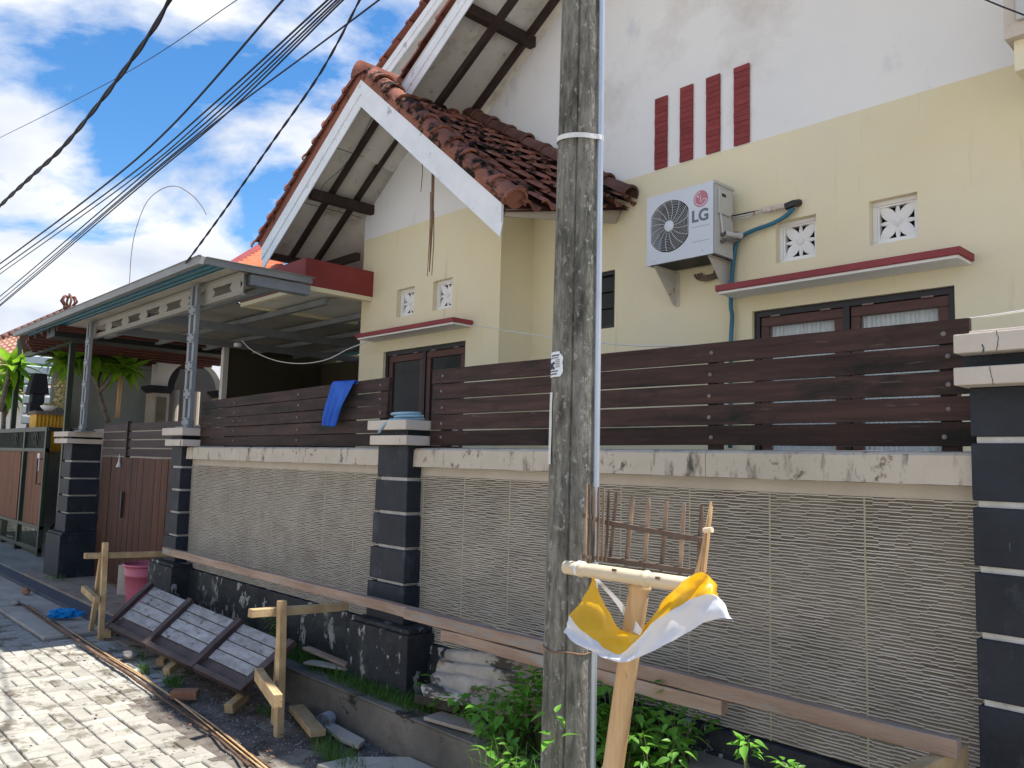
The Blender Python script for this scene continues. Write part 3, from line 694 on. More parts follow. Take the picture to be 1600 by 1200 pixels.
# red edged ledges over the windows
def ledge(x0, x1, yf, yb, z0, z1):
    o = B().box(x0, x1, yf, yb-0.002, z0+0.0, z1).build('window_ledge', m_lightred, house, bevel=0.004)
    B().box(x0+0.018, x1-0.018, yf+0.018, yb-0.002, z0-0.017, z0-0.0005).build('ledge_soffit', m_whiteplain, o)
la, lb = at(1117, 447, y=4.862), at(1500, 383.7, y=4.862); lc = at(1499, 397, y=4.862)
ledge(la.x, lb.x, 4.862, YM, lc.z+0.004, lb.z)
la, lb = at(555, 522, y=4.462), at(707.5, 495, y=4.462); lc = at(707.5, 503, y=4.462)
ledge(la.x, lb.x, 4.462, YB, lc.z+0.006, lb.z)

# four red stripes, each of many small bricks
for (xa, xb, zt) in ((-3.842, -3.722, 2.925), (-3.602, -3.484, 2.94), (-3.365, -3.245, 2.94), (-3.128, -3.001, 2.936)):
    n = 14; zb = 2.342
    st = B().box(xa+0.004, xb-0.004, YM-0.006, YM+0.001, R(zb)+0.002, R(zt)-0.002).build('stripe', m_red, house)
    for i in range(n):
        z0, z1 = lerp(zb, zt, i/n), lerp(zb, zt, (i+1)/n)
        B().box(xa+U(0, 0.002), xb-U(0, 0.002), YM-0.016+U(-0.0015, 0.0015), YM-0.006, R(z0)+0.0012, R(z1)-0.0012).build('brick', m_red, st)

# ---- bay gable roof
A0 = V(-6.285, 3.9, R(3.487)); ER = V(-4.286, 3.9, R(1.872)); EL = V(-8.127, 3.9, R(2.229))
A1 = V(-6.285, YM, R(3.50)); ER1 = V(-4.10, YM, R(2.13)); EL1 = V(-8.2, YM, R(2.26))
def slab(name, m, a, b, c, d, t, parent, up=V(0, 0, 1)):
    """a-b ridge edge front/back, d-c eave front/back; thickness t downwards"""
    bb = B(); P_ = [a, b, c, d]; bb.v = [p.copy() for p in P_]+[p-up*t for p in P_]
    bb.f = [(0, 1, 2, 3), (7, 6, 5, 4), (0, 4, 5, 1), (1, 5, 6, 2), (2, 6, 7, 3), (3, 7, 4, 0)]
    return bb.build(name, m, parent)
def bil(u, v): return lerp(lerp(A0, ER, v), lerp(A1, ER1, v), u)
rr_ = B(); rr_.grid([[bil(i/6, j/10)-V(0, 0, 0.035) for i in range(7)] for j in range(11)]); rr_.grid([[bil(i/6, j/10)-V(0, 0, 0.055) for i in range(7)] for j in range(11)])
roofR = rr_.build('bay_roof', m_terra3, house, fix=False)
roofL = slab('bay_roof', m_soffit, A0, V(-6.285, 9.5, R(3.5)), V(-8.2, 9.5, R(2.26)), EL, 0.03, house)
def barge(a, b, h, parent, y0=0.0, ext=0.0, nm='barge_board'):
    """white two-step fascia along a rake; a top, b bottom (its upper edge)"""
    a = V(*a); b = V(*b); d = (b-a).normalized(); dn = V(0, 0, -1)
    bb = B()
    h1, h2 = h*0.55, h
    bb.prism([a, b+d*ext, b+d*(ext)+dn*h1*0.98, a+dn*h1], (0, -0.022, 0))
    o_ = bb.build(nm, m_barge, parent)
    bb = B(); bb.prism([a+dn*(h1-0.004)+V(0, 0.0, 0), b+d*ext+dn*(h1-0.004), b+d*(ext-0.03)+dn*h2, a+dn*h2], (0, -0.010, 0))
    bb.build(nm, m_barge, parent)
top = V(-6.285, 3.9, R(3.50)); 
barge(top, V(-4.30, 3.9, R(1.885)), 0.265, house)
barge(top, V(-8.115, 3.9, R(2.24)), 0.27, house)
# tiles
def pan_tile(seed, wid=0.22, ln=0.30):
    rg = random.Random(seed); b = B(); rows = []
    n = 8
    for t_, lift in ((0, 0.0), (0.5, 0.012), (1.0, 0.024)):
        rows.append([V(-wid/2+wid*i/n, -ln*t_, 0.010+0.020*math.sin(i/n*math.pi*2)+lift) for i in range(n+1)])
    b.grid(rows); k_ = len(rows[0]); last = rows[-1]
    q_ = len(b.v)
    b.grid([last, [p-V(0, 0, 0.016) for p in last]])
    return b.mesh('tile', m_terracotta, smooth=False, fix=False)
PT = [pan_tile(i) for i in range(3)]
def cap_mesh(r=0.085, ln=0.26, m=m_terracotta, nm='cap_tile', hh=1.0):
    b = B(); rows = []; n = 8
    for t_, s_ in ((0, 0.86), (0.9, 1.0), (0.905, 1.10), (1.0, 1.12)):
        rows.append([V(t_*ln, math.cos(math.pi*i/n)*r*s_, math.sin(math.pi*i/n)*r*s_*hh) for i in range(n+1)])
    b.grid(rows); b.grid([rows[-1], [V(ln, p.y*0.82, p.z*0.82) for p in rows[-1]]])
    return b.mesh(nm, m, smooth=True, fix=False)
CM = cap_mesh(0.105, 0.27, hh=0.95); CM3 = cap_mesh(0.085, 0.25, m_terra3)
def frame_mat(o, xdir, zdir):
    x = xdir.normalized(); y = zdir.cross(x).normalized(); z = x.cross(y).normalized()
    m_ = Matrix((x, y, z)).transposed().to_4x4(); m_.translation = o; return m_
def put(me, name, mw, parent):
    ob = bpy.data.objects.new(name, me); COL.objects.link(ob)
    ob.parent = parent; ob.rotation_euler = mw.to_euler()
    ob.location = mw.translation-WO[parent.name]; WO[ob.name] = mw.translation.copy()
    return ob
def tile_field(ra, rb, eb, ea, parent, ncol, nrow):
    """ra-rb ridge front to back, ea-eb eave front to back"""
    for j in range(nrow):
        for i in range(ncol):
            u = (i+0.5)/ncol; v0 = j/nrow
            p = lerp(lerp(ra, ea, v0), lerp(rb, eb, v0), u)
            dn = (lerp(ea, eb, u)-lerp(ra, rb, u)).normalized(); al = (rb-ra).normalized()
            nrm = al.cross(dn); nrm = nrm if nrm.z > 0 else -nrm
            # tile local: -y runs down the slope, x across
            xx = (-dn).cross(nrm).normalized()
            m_ = Matrix((xx, -dn, nrm)).transposed().to_4x4(); m_.translation = p+nrm*(0.016+U(-.004, .006))
            ob = put(random.choice(PT), 'tile', m_, parent)
            wcol = (lerp(rb, eb, v0)-lerp(ra, ea, v0)).length/ncol
            ln = (ea-ra).length/nrow
            ob.scale = (wcol/0.205, ln/0.255, 1.25)
tile_field(A0+V(0, 0.10, 0), A1, ER1+V(0.03, 0, -0.02), ER+V(0.03, 0.10, -0.02), roofR, 7, 12)
# verge cap tiles on the right rake
def verge(a, b, n, me, parent, off=0.03, side=0.0):
    d = (b-a); up_ = V(0, 0, 1); nrm = (up_-d.normalized()*up_.dot(d.normalized())).normalized()
    for i in range(n):
        p = a+d*(i/n)+nrm*(off+0.02)+V(0, side, 0)
        m_ = frame_mat(p, d-nrm*(-0.05), nrm)
        ob = put(me, 'cap_tile', m_, parent)
        L0 = (d.length/n)/0.235
        ob.scale = (L0, 1+U(-.05, .05), 1+U(-.06, .1)); ob.rotation_euler.x += U(-.05, .05); 
verge(A0+V(0.05, 0.045, 0.0), ER+V(0.0, 0.045, 0.0), 11, CM, roofR, 0.02)
B().prism([V(-6.285, 3.876, R(3.60)), V(-6.285, 3.876, R(3.49)), V(-4.29, 3.876, R(1.875)), V(-4.25, 3.876, R(1.93))], (0, 0.05, 0)).build('verge_skirt', m_terracotta, roofR)
# end disc on the lowest verge tile
pe = ER+V(0.05, 0.065, -0.005)
dd = (ER-A0).normalized()
dsc = B(); dsc.tube([pe+V(0, 0, 0.07), pe+V(0, 0, 0.07)+dd*0.012], 0.092, 16); dsc.build('cap_end', m_terracotta, roofR)
verge(V(-6.285, 3.96, R(3.50)), V(-8.19, 3.96, R(2.215)), 11, cap_mesh(0.10, 0.27, m_terra2, 'cap_tile', 1.1), roofL, 0.03, -0.03)
B().prism([V(-6.285, 3.872, R(3.61)), V(-6.285, 3.872, R(3.49)), V(-8.12, 3.872, R(2.235)), V(-8.20, 3.872, R(2.29))], (0, 0.05, 0)).build('verge_skirt', m_terra2, roofL)
# ridge cap of bay and abutment caps against the main wall
b_ = B(); rows = []
for yy in (3.84, 5.1):
    rows.append([V(-6.285+0.12*math.cos(math.pi*i/10), yy, R(3.50)+0.13*math.sin(math.pi*i/10)+0.03) for i in range(11)])
b_.grid(rows); b_.f.append(tuple(range(11))); b_.build('ridge_cap', m_terra2, house, smooth=True)
verge(V(-6.95, 5.01, R(3.95)), V(-4.06, 5.01, R(2.12)), 12, CM3, house, 0.02)
# eave board under right slope
B().prism([V(-4.30, 3.93, R(1.85)), V(-4.17, 5.08, R(2.09)), V(-4.22, 5.08, R(1.985)), V(-4.32, 3.93, R(1.80))], (-0.02, 0, 0)).build('eave_board', m_plaster, house)
b_ = B(); b_.quad(V(-4.32, 3.93, R(1.80)), V(-4.22, 5.08, R(1.985)), V(-5.19, 5.08, R(2.33)), V(-5.19, 3.93, R(2.33))); b_.build('eave_soffit', m_soffit, house, fix=False)
# purlins and rafters of bay roof
B().box(-7.30, -7.23, 3.96, YB, R(2.60), R(2.70)).build('purlin', m_darkwood, house)
def rafter(y, a, b, w, h, x_in=None):
    d = (b-a); bb = B(); bb.bar(V(a.x, y, a.z)-V(0, 0, 0.06), V(b.x, y, b.z)-V(0, 0, 0.06), w, h); bb.build('rafter', m_darkwood, house)
for yy in (4.22, 4.52): rafter(yy, A0+(EL-A0)*0.02, EL, 0.045, 0.06)
for yy in (4.25, 4.55): rafter(yy, A0+(ER-A0)*0.02, A0+(ER-A0)*0.85, 0.045, 0.06)
B().box(-8.1, -7.4, 4.60, 4.66, R(2.12), R(2.20)).box(-8.13, -8.07, 3.93, 4.7, R(2.12), R(2.19)).build('eave_beam', m_darkwood, house)
# soffit seams
for k_ in (0.33, 0.66):
    p_ = lerp(A0, EL, k_); B().bar(V(p_.x, 3.95, p_.z-0.033), V(p_.x, 4.7, p_.z-0.033), 0.006, 0.004).build('soffit_seam', m_darkwood, house)

# ---- main gable roof: rake in front at y=4.25
YR = 4.25
M0 = at(645, 146, y=YR); M1 = at(752, 0, y=YR)
sl = (M1.z-M0.z)/(M1.x-M0.x)
apx = V(-3.6, YR, M0.z+sl*(-3.6-M0.x)+0.25)
lo_ = V(-6.9, YR, M0.z-sl*(6.9+M0.x)); 
def back(p, y=YM+0.1, dz=0.0): return V(p.x, y, p.z+dz)
# soffit plane meets the wall on the line seen there
W0 = at(755, 163, y=YM); W1 = at(870, 0, y=YM)
ws = (W1.z-W0.z)/(W1.x-W0.x)
wb_ = V(-6.9, YM, W0.z-ws*(6.9+W0.x)); wa_ = V(-3.6, YM, W0.z+ws*(-3.6-W0.x))
off = 0.19
mr = slab('main_roof', m_soffit, apx+V(0, 0, off), V(-3.6, 9, wa_.z), V(-6.9, 9, wb_.z), lo_+V(0, 0, off), 0.03, house) if False else None
bb = B()
fa, fl = V(-3.6, YR, apx.z+off-0.02), V(-6.9, YR, lo_.z+off-0.02)
bb.v = [fa, fl, wb_, wa_, V(-6.9, 9, wb_.z), V(-3.6, 9, wa_.z)]; bb.v += [p+V(0, 0, 0.04) for p in bb.v]
bb.f = [(0, 1, 2, 3), (3, 2, 4, 5), (6, 9, 8, 7), (9, 11, 10, 8), (0, 6, 7, 1), (1, 7, 8, 2), (2, 8, 10, 4), (4, 10, 11, 5), (5, 11, 9, 3), (3, 9, 6, 0)]
mroof = bb.build('main_roof', m_soffit, house)
# right half falls away to the right, mostly out of frame
er = V(-0.6, YR, apx.z-0.70*3.0)
bb = B(); P_ = [fa, V(er.x, YR, er.z+off), V(er.x, 9, er.z+off), V(-3.6, 9, wa_.z)]
bb.v = P_+[p+V(0, 0, 0.05) for p in P_]; bb.f = [(0, 1, 2, 3), (7, 6, 5, 4), (0, 4, 5, 1), (1, 5, 6, 2), (2, 6, 7, 3), (3, 7, 4, 0)]
mroof2 = bb.build('main_roof', m_soffit, house)
barge(V(-3.6, YR, apx.z+0.19), V(M0.x-0.15, YR, M0.z+0.19-sl*0.15), 0.20, house)
barge(V(-3.6, YR, apx.z+0.19), V(er.x, YR, er.z+0.19), 0.20, house)
T0 = at(627, 125, y=YR); T1 = at(735, 0, y=YR)
verge(V(-3.6, YR+0.05, apx.z+0.26), V(M0.x-0.35, YR+0.05, M0.z+0.26-sl*0.35), 11, cap_mesh(0.07, 0.26, m_terra2, 'cap_tile', 1.2), mroof, 0.02)
verge(V(-3.6, YR+0.05, apx.z+0.26), V(er.x, YR+0.05, er.z+0.26), 12, cap_mesh(0.07, 0.26, m_terra2, 'cap_tile', 1.2), mroof2, 0.02)
# rafters and purlin under it
for (pa, pb, yy) in ((at(696, 147, y=4.55), at(802, 0, y=4.55), 4.55), (at(747, 165, y=5.0), at(867, 0, y=5.0), 5.0)):
    d = (pb-pa).normalized(); B().bar(pa-d*0.5, pb+d*1.6, 0.05, 0.065).build('rafter', m_darkwood, house)
pu = at(737, 25, x=-5.27)
B().box(-5.31, -5.235, YR+0.02, YM, R(3.885), R(3.985)).build('purlin', m_darkwood, house)
# second, higher roof plane behind
YF = 5.0
F0 = at(608, 113, y=YF); F1 = at(690, 0, y=YF); fs = (F1.z-F0.z)/(F1.x-F0.x)
Fb = V(F0.x-0.6, YF, F0.z-fs*0.6); Fa = V(F0.x+2.6, YF, F0.z+fs*2.6)
fr_ = slab('rear_roof', m_soffit, Fa+V(0, 0, .14), V(Fa.x, 9, Fa.z+.14), V(Fb.x, 9, Fb.z+.14), Fb+V(0, 0, .14), 0.04, house)
barge(Fa+V(0, 0, .14), Fb+V(0, 0, .14), 0.17, house)
verge(Fa+V(0, 0.04, .20), Fb+V(0, 0.04, .20), 13, cap_mesh(0.07, 0.26, m_terra2, 'cap_tile', 1.2), fr_, 0.02)
# corner ledge at upper right
c0 = at(1569, 62, y=4.55); c1 = at(1571, 74, y=4.55)
lg = B().box(c0.x, c0.x+1.6, 4.55, YM-0.002, c0.z, c0.z+0.55).build('roof_ledge', m_cap, house)
B().box(c0.x+0.03, c0.x+1.6, 4.60, YM-0.002, c1.z-0.12, c0.z-0.001).build('ledge_underside', m_yellow, lg)
gl_ = at(1590, 20, y=4.53)
B().box(gl_.x-0.01, gl_.x+0.4, 4.52, 4.549, c0.z+0.07, c0.z+0.32).build('meter_box', m_acside, lg, bevel=0.01)
# red slab of the porch
px0, px1 = -8.64, -7.19
ps = B().box(px0, px1, 3.905, 5.4, R(1.70), R(1.972)).build('porch_slab', m_redplain, house, bevel=0.004)
fb = B(); fb.box(px0+.005, px1-0.004, 3.915, 3.975, R(1.655), R(1.6995)); fb.box(px0+.005, px0+0.07, 3.975, 5.4, R(1.655), R(1.6995)); fb.box(px1-0.07, px1-0.004, 3.975, 5.4, R(1.655), R(1.6995))
fb.build('porch_soffit_frame', m_yellow, ps)
B().box(px0+.08, px1-0.08, 3.98, 5.4, R(1.685), R(1.6985)).build('porch_soffit', m_soffit, ps)
# bright orange roof behind the slab
rb = B(); n = 9
o00, o10 = at(360, 420, y=4.0), at(438, 421, y=4.0)
o01, o11 = at(409, 389, y=5.5), at(470, 386, y=5.5)
def orow(v): return lerp(o00, o01, v), lerp(o10, o11, v)
for i in range(n):
    (a0, b0), (a1_, b1) = orow(i/n), orow((i+1)/n); rows = []
    for q in (0, 1):
        p0, p1 = ((a0, a1_), (b0, b1))[q]
        rows.append([lerp(p0, p1, j/6)+V(0, 0, 0.045*math.sin(math.pi*j/6)) for j in range(7)])
    rb.grid(rows)
rb.build('orange_roof', m_orange, house, smooth=True, fix=False)
B().bar(o00+V(-.03, 0, .02), o01+V(0, 0, .04), 0.12, 0.06).build('hip_cap', m_redplain, house)
# dried palm leaf hanging from the gable
dl = thing('palm_ornament', 'dried brown palm leaf strips hanging from the bay gable eave', 'ornament', at(672, 250, y=3.97))
for (xa, ya, xb, yb, w) in ((677, 258, 671, 425, 0.046), (673, 300, 668, 432, 0.010), (678, 330, 675, 430, 0.012), (660, 245, 658, 300, 0.006)):
    p0 = at(xa, ya, y=3.97); p1 = at(xb, yb, y=3.98); pm = lerp(p0, p1, .5)+V(0.012, 0, 0)
    b_ = B(); rows = []
    for k_, p_ in enumerate((p0, pm, p1)):
        ww = w*(1, 0.8, 0.3)[k_]; rows.append([p_+V(-ww/2, 0, 0), p_+V(0, -0.006, 0), p_+V(ww/2, 0, 0)])
    b_.grid(rows); b_.build('leaf_strip', m_dry, dl, fix=False)
# dark seams where two soft wires hang in the gables

# ------------------------------------------------------------------ air conditioner
ax0, ax1, ay0, ay1, az0, az1 = -3.690, -3.112, 4.80, 5.045, R(1.487), R(2.008)
ac = thing('air_conditioner', 'white outdoor air conditioner unit bracketed high on the yellow wall', 'air conditioner', ((ax0+ax1)/2, ay1, az0))
fcx, fcz, fr = -3.484, R(1.753), 0.193
# front sheet with a round hole
b = B(); n = 48; ring = []; outer = []
for i in range(n):
    a = 2*math.pi*i/n; cx, cz = math.cos(a), math.sin(a)
    hx = max(-0.165, min(0.165, fr*cx)); ring.append(V(fcx+hx, ay0, fcz+fr*cz))
    s_ = 1e9
    if cx > 1e-6: s_ = min(s_, (ax1-fcx)/cx)
    if cx < -1e-6: s_ = min(s_, (ax0-fcx)/cx)
    if cz > 1e-6: s_ = min(s_, (az1-fcz)/cz)
    if cz < -1e-6: s_ = min(s_, (az0-fcz)/cz)
    outer.append(V(fcx+cx*s_, ay0, fcz+cz*s_))
# insert the four sheet corners
def ang(p): return math.atan2(p.z-fcz, p.x-fcx) % (2*math.pi)
for i in range(n):
    j = (i+1) % n
    b.quad(ring[i], outer[i], outer[j], ring[j])
    for cpx, cpz in ((ax0, az0), (ax1, az0), (ax1, az1), (ax0, az1)):
        c_ = V(cpx, ay0, cpz); a0, a1, ac_ = ang(outer[i]), ang(outer[j]), ang(c_)
        if a1 < a0: a1 += 2*math.pi
        if a0 < ac_ < a1: b.quad(outer[i], c_, outer[j])
    b.quad(ring[i], ring[j], ring[j]+V(0, 0.03, 0), ring[i]+V(0, 0.03, 0))
b.quad((ax0, ay0, az0), (ax0, ay0, az1), (ax0, ay1, az1), (ax0, ay1, az0)).quad((ax0, ay0, az1), (ax1, ay0, az1), (ax1, ay1, az1), (ax0, ay1, az1))
b.quad((ax0, ay0, az0), (ax0, ay1, az0), (ax1, ay1, az0), (ax1, ay0, az0)).quad((ax0, ay1, az0), (ax0, ay1, az1), (ax1, ay1, az1), (ax1, ay1, az0))
b.build('casing', m_acw, ac, fix=False)
sd = B().box(ax1, ax1+0.003, ay0+0.006, ay1, az0+0.004, az1-0.004).box(ax1+0.003, ax1+0.012, ay0, ay1+0.01, az1-0.018, az1+0.003).build('side_panel', m_acside, ac)
B().box(ax1+0.003, ax1+0.020, ay0+0.045, ay1-0.05, az1-0.225, az1-0.045).build('side_cover', m_acside, sd, bevel=0.006)
B().box(ax1+0.020, ax1+0.0215, ay0+0.075, ay0+0.125, az1-0.10, az1-0.078).build('grip_hole', m_acdark, sd)
B().tube([(ax1+.018, ay0+.06, az1-.225), (ax1+.02, ay0+.075, az1-.30), (ax1+.02, ay0+.085, az1-.36), (ax1+.03, ay0+.12, az1-.415)], 0.007, 6).build('wire', m_whitecable, sd, smooth=True)
vb = B()
for zz_ in (az0+0.10, az0+0.15): vb.tube([(ax1+0.003, ay0+.09, zz_), (ax1+0.035, ay0+.09, zz_)], 0.014, 8); vb.tube([(ax1+0.035, ay0+.09, zz_+0.01), (ax1+0.055, ay0+.16, zz_+0.01), (ax1+0.04, ay0+.25, zz_+.04)], 0.011, 8)
vb.build('valve', m_bolt, sd, smooth=False)
wr = B(); wr.tube([(ax1+0.03, ay0+.10, az0+0.155), (ax1+0.07, ay0+.16, az0+.15), (ax1+0.08, ay0+.22, az0+.155)], lambda t: 0.022+0.006*math.sin(t*9), 8); wr.build('tape_wrap', m_acside, sd, smooth=False)
bk = B().box(fcx-0.19, fcx+0.19, ay0+0.16, ay0+0.17, fcz-0.21, fcz+0.21).build('fan_housing', m_acdark, ac)
fan = B()
for k_ in range(3):
    a0 = k_*2*math.pi/3
    rows = []
    for r_ in (0.04, 0.10, 0.175):
        rows.append([V(fcx+r_*math.cos(a0+da+r_*1.5), ay0+0.09+0.04*da, fcz+r_*math.sin(a0+da+r_*1.5)) for da in (0, .35, .7, 1.0)])
    fan.grid(rows)
fan.build('fan_blades', m_blackplastic, ac, smooth=True, fix=False)
gb = B()
for r_ in [0.055+0.0115*i for i in range(12)]:
    pts = [V(fcx+max(-0.163, min(0.163, r_*math.cos(2*math.pi*i/40))), ay0-0.004+0.0, fcz+r_*math.sin(2*math.pi*i/40)) for i in range(41)]
    gb.tube(pts, 0.0016, 4, cap=False)
for k_ in range(16):
    a0 = 2*math.pi*k_/16; pts = []
    for i in range(7):
        r_ = lerp(0.04, fr-0.004, i/6); aa = a0+0.30*(i/6)**1.2
        pts.append(V(fcx+max(-0.163, min(0.163, r_*math.cos(aa))), ay0-0.006, fcz+r_*math.sin(aa)))
    gb.tube(pts, 0.0026, 4)
gb.build('fan_grille', m_acgrille, ac, fix=False)
hb = B(); hb.lathe((0, 0, 0), [(0, .010), (.03, .009), (.041, .005), (.043, 0)], 24)
me = hb.mesh('grille_centre', m_acw, smooth=True); me.transform(Matrix.Rotation(math.pi/2, 4, 'X')); inst(me, 'grille_centre', (fcx, ay0-0.005, fcz), ac)
# lettering, emblem and lines on the front
def text(s, size, w, parent, m, name, ext=0.0008, rot=(math.pi/2, 0, 0), bold=0.0, sx=1.0):
    cu_ = bpy.data.curves.new(name, 'FONT'); cu_.body = s; cu_.size = size; cu_.extrude = ext; cu_.offset = bold
    cu_.align_x = 'CENTER'; cu_.align_y = 'CENTER'; cu_.materials.append(m)
    tmp = bpy.data.objects.new(name+'_curve', cu_); me = bpy.data.meshes.new_from_object(tmp); bpy.data.objects.remove(tmp)
    me.name = name
    ob = bpy.data.objects.new(name, me); COL.objects.link(ob); place(ob, w, parent); ob.rotation_euler = rot; ob.scale = (sx, 1, 1)
    return ob
lgp = at(1094, 336.5, y=ay0); emp = at(1095, 310.5, y=ay0)
text('LG', 0.118, (lgp.x, ay0-0.0012, lgp.z-0.004), ac, m_letter, 'lettering', bold=0.0035)
ex, ez, er_ = emp.x, emp.z, 0.060
def disc(c, r, y, m, name, parent, k=32):
    b = B(); b.tube([V(c[0], y, c[1]), V(c[0], y-0.001, c[1])], r, k); return b.build(name, m, parent)
em = disc((ex, ez), er_, ay0-0.0003, m_logo, 'emblem', ac)
eb = B(); y_ = ay0-0.0016
def arc(r, a0, a1, w, n=28):
    rows = [[V(ex+(r-w/2)*math.cos(lerp(a0, a1, i/n)), y_, ez+(r-w/2)*math.sin(lerp(a0, a1, i/n))), V(ex+(r+w/2)*math.cos(lerp(a0, a1, i/n)), y_, ez+(r+w/2)*math.sin(lerp(a0, a1, i/n)))] for i in range(n+1)]
    eb.grid(rows)
arc(0.048, math.radians(95), math.radians(352), 0.006)
eb.quad((ex+0.010, y_, ez-0.003), (ex+0.043, y_, ez-0.003), (ex+0.043, y_, ez-0.008), (ex+0.010, y_, ez-0.008))
eb.quad((ex-0.0045, y_, ez+0.026), (ex+0.0005, y_, ez+0.026), (ex+0.0005, y_, ez-0.022), (ex-0.0045, y_, ez-0.022)).quad((ex-0.0045, y_, ez-0.017), (ex+0.013, y_, ez-0.017), (ex+0.013, y_, ez-0.022), (ex-0.0045, y_, ez-0.022))
eb.build('emblem_lines', m_logow, em, fix=False)
disc((ex-0.021, ez+0.018), 0.007, ay0-0.0014, m_logow, 'emblem_dot', em, 12)
for zz_ in (at(1097, 353, y=ay0).z, at(1097, 376, y=ay0).z):
    B().box(ex-0.075, ex+0.075, ay0-0.0012, ay0-0.0002, zz_, zz_+0.002).build('front_line', m_letter, ac)
for xx, zz_ in ((ax0+.07, az0+.025), (ax1-.09, az0+.035)):
    B().box(xx-.006, xx+.006, ay0-.003, ay0, zz_-.006, zz_+.006).build('screw', m_acside, ac, bevel=0.002)
# brackets
for bx, top_, wall_ in ((ax0+0.05, az0, -0.29), (ax1-0.06, az0, -0.20)):
    bb = B()
    bb.prism([V(bx, ay0+0.02, az0-0.003), V(bx, YM-0.004, az0-0.003), V(bx, YM-0.004, az0-0.26), V(bx, YM-0.03, az0-0.26)], (0.004, 0, 0))
    bb.box(bx, bx+0.03, ay0+0.02, YM-0.004, az0-0.008, az0-0.003); bb.box(bx, bx+0.035, YM-0.008, YM-0.003, az0-0.27, az0)
    bb.build('bracket', m_rustybr, ac)
ub = B(); ub.box(ax0+0.03, ax1-0.01, ay0+0.01, ay1, az0-0.004, az0-0.001)
for i in range(5): ub.tube([(ax0+0.1+i*0.095, ay0+0.09+0.05*(i % 2), az0-0.004), (ax0+0.1+i*0.095, ay0+0.09+0.05*(i % 2), az0-0.006)], 0.012, 10)
ub.build('base_pan', m_acdark, ac)
# refrigerant pipes run to a hole in the wall
pe_ = at(1248, 318, y=YM-0.03); 
p0 = V(ax1+0.0, ay1-0.02, R(1.79)); pm_ = at(1195, 328, y=YM-0.05)
tb = B(); tb.tube([p0, lerp(p0, pm_, .5)+V(0, 0, -.005), pm_], 0.008, 6); tb.tube([p0+V(0, 0, -.015), lerp(p0, pm_, .5)+V(0, 0, -.024), pm_], 0.006, 6)
pb = tb.build('pipe_pair', m_rustybr, ac, smooth=True)
tb = B(); tb.tube([p0+V(0, 0, .012), lerp(p0, pm_, .6)+V(0, 0, .008), pm_], 0.005, 6); tb.build('pipe_cable', m_cable, ac, smooth=True)
tb = B(); pts = [lerp(at(1192, 329, y=YM-0.05), at(1232, 321, y=YM-0.05), i/14) for i in range(15)]
tb.tube(pts, lambda t: 0.021+0.006*noise.noise(V(t*14, 1, 0))+0.004*math.sin(t*30), 9); tb.build('foam_wrap', m_wrap, ac, smooth=False)
tb = B(); tb.tube([at(1228, 323, y=YM-0.05), at(1240, 318, y=YM-0.05), at(1249, 317, y=YM)], 0.026, 8); tb.build('wall_sleeve', m_blackplastic, ac)
# blue drain pipe
bp = B(); pts = [at(*p, y=YM-0.04) for p in ((1240, 325), (1227, 338), (1205, 350), (1182, 358), (1163, 367), (1152, 378), (1147, 400), (1143, 440), (1142, 478), (1144, 495), (1142, 540), (1141, 700))]
# smooth the polyline
def smooth_pts(p, n=4):
    out = []
    for i in range(len(p)-1):
        a, b_, c, d = p[max(i-1, 0)], p[i], p[i+1], p[min(i+2, len(p)-1)]
        for k_ in range(n):
            t = k_/n; out.append(0.5*((2*b_)+(c-a)*t+(2*a-5*b_+4*c-d)*t*t+(3*b_-a-3*c+d)*t**3))
    out.append(p[-1]); return out
sp = smooth_pts(pts); bp.tube(sp, 0.0155, 8)
tag(bp.build('drain_pipe', m_bluepipe, smooth=True), 'blue drain pipe bending down the yellow wall beside the air conditioner', 'pipe')
# speaker-like stain ring seen under the unit: coiled grey hose
hz = B(); cc = at(1105, 425, y=YM-0.03)
for r_ in (0.06, 0.085, 0.11): hz.tube([cc+V(r_*math.cos(a_), 0.01*math.sin(3*a_), -abs(r_*0.55*math.sin(a_))) for a_ in [math.pi*i/14 for i in range(15)]], 0.009, 6)
tag(hz.build('coiled_hose', mat('brown_hose', (0.10, 0.08, 0.06), (0.2, 0.16, 0.12), 20, 0.8), smooth=True), 'coil of brown hose on the wall under the air conditioner', 'hose')

# ------------------------------------------------------------------ carport
cp = thing('carport', 'grey steel carport with cellular beam and flat roof beside the house', 'carport', (-10.0, 3.4, 0.3))
ry0, ry1, rx0, rx1, rz = 2.80, 7.2, -13.70, -6.97, R(1.70)
b = B(); nr = 60
for i in range(nr):      # trapezoid ribs run along x, seen from below
    y0 = lerp(ry0+0.02, ry1, i/nr); w_ = (ry1-ry0)/nr
    rx1 = -6.97 if y0+w_ < 3.88 else -8.67
    b.quad((rx0, y0, rz), (rx1, y0, rz), (rx1, y0+w_*.55, rz), (rx0, y0+w_*.55, rz)); b.quad((rx0, y0+w_*.55, rz), (rx1, y0+w_*.55, rz), (rx1, y0+w_*.7, rz+.022), (rx0, y0+w_*.7, rz+.022))
    b.quad((rx0, y0+w_*.7, rz+.022), (rx1, y0+w_*.7, rz+.022), (rx1, y0+w_, rz), (rx0, y0+w_, rz))
b.build('roof_sheet', m_bluesheet, cp, fix=False); rx1 = -6.97
B().box(rx0, rx1-0.02, 3.06, 3.86, rz-0.012, rz-0.006).box(rx0, -8.68, 3.86, 6.5, rz-0.012, rz-0.006).build('roof_underlay', m_underroof, cp)
B().box(rx0, rx1, ry0-0.035, ry0+0.015, rz-0.040, rz+0.03).box(rx0, rx1+0.01, ry0-0.045, ry0-0.02, rz+0.03, rz+0.036).build('front_gutter', m_gutter, cp)
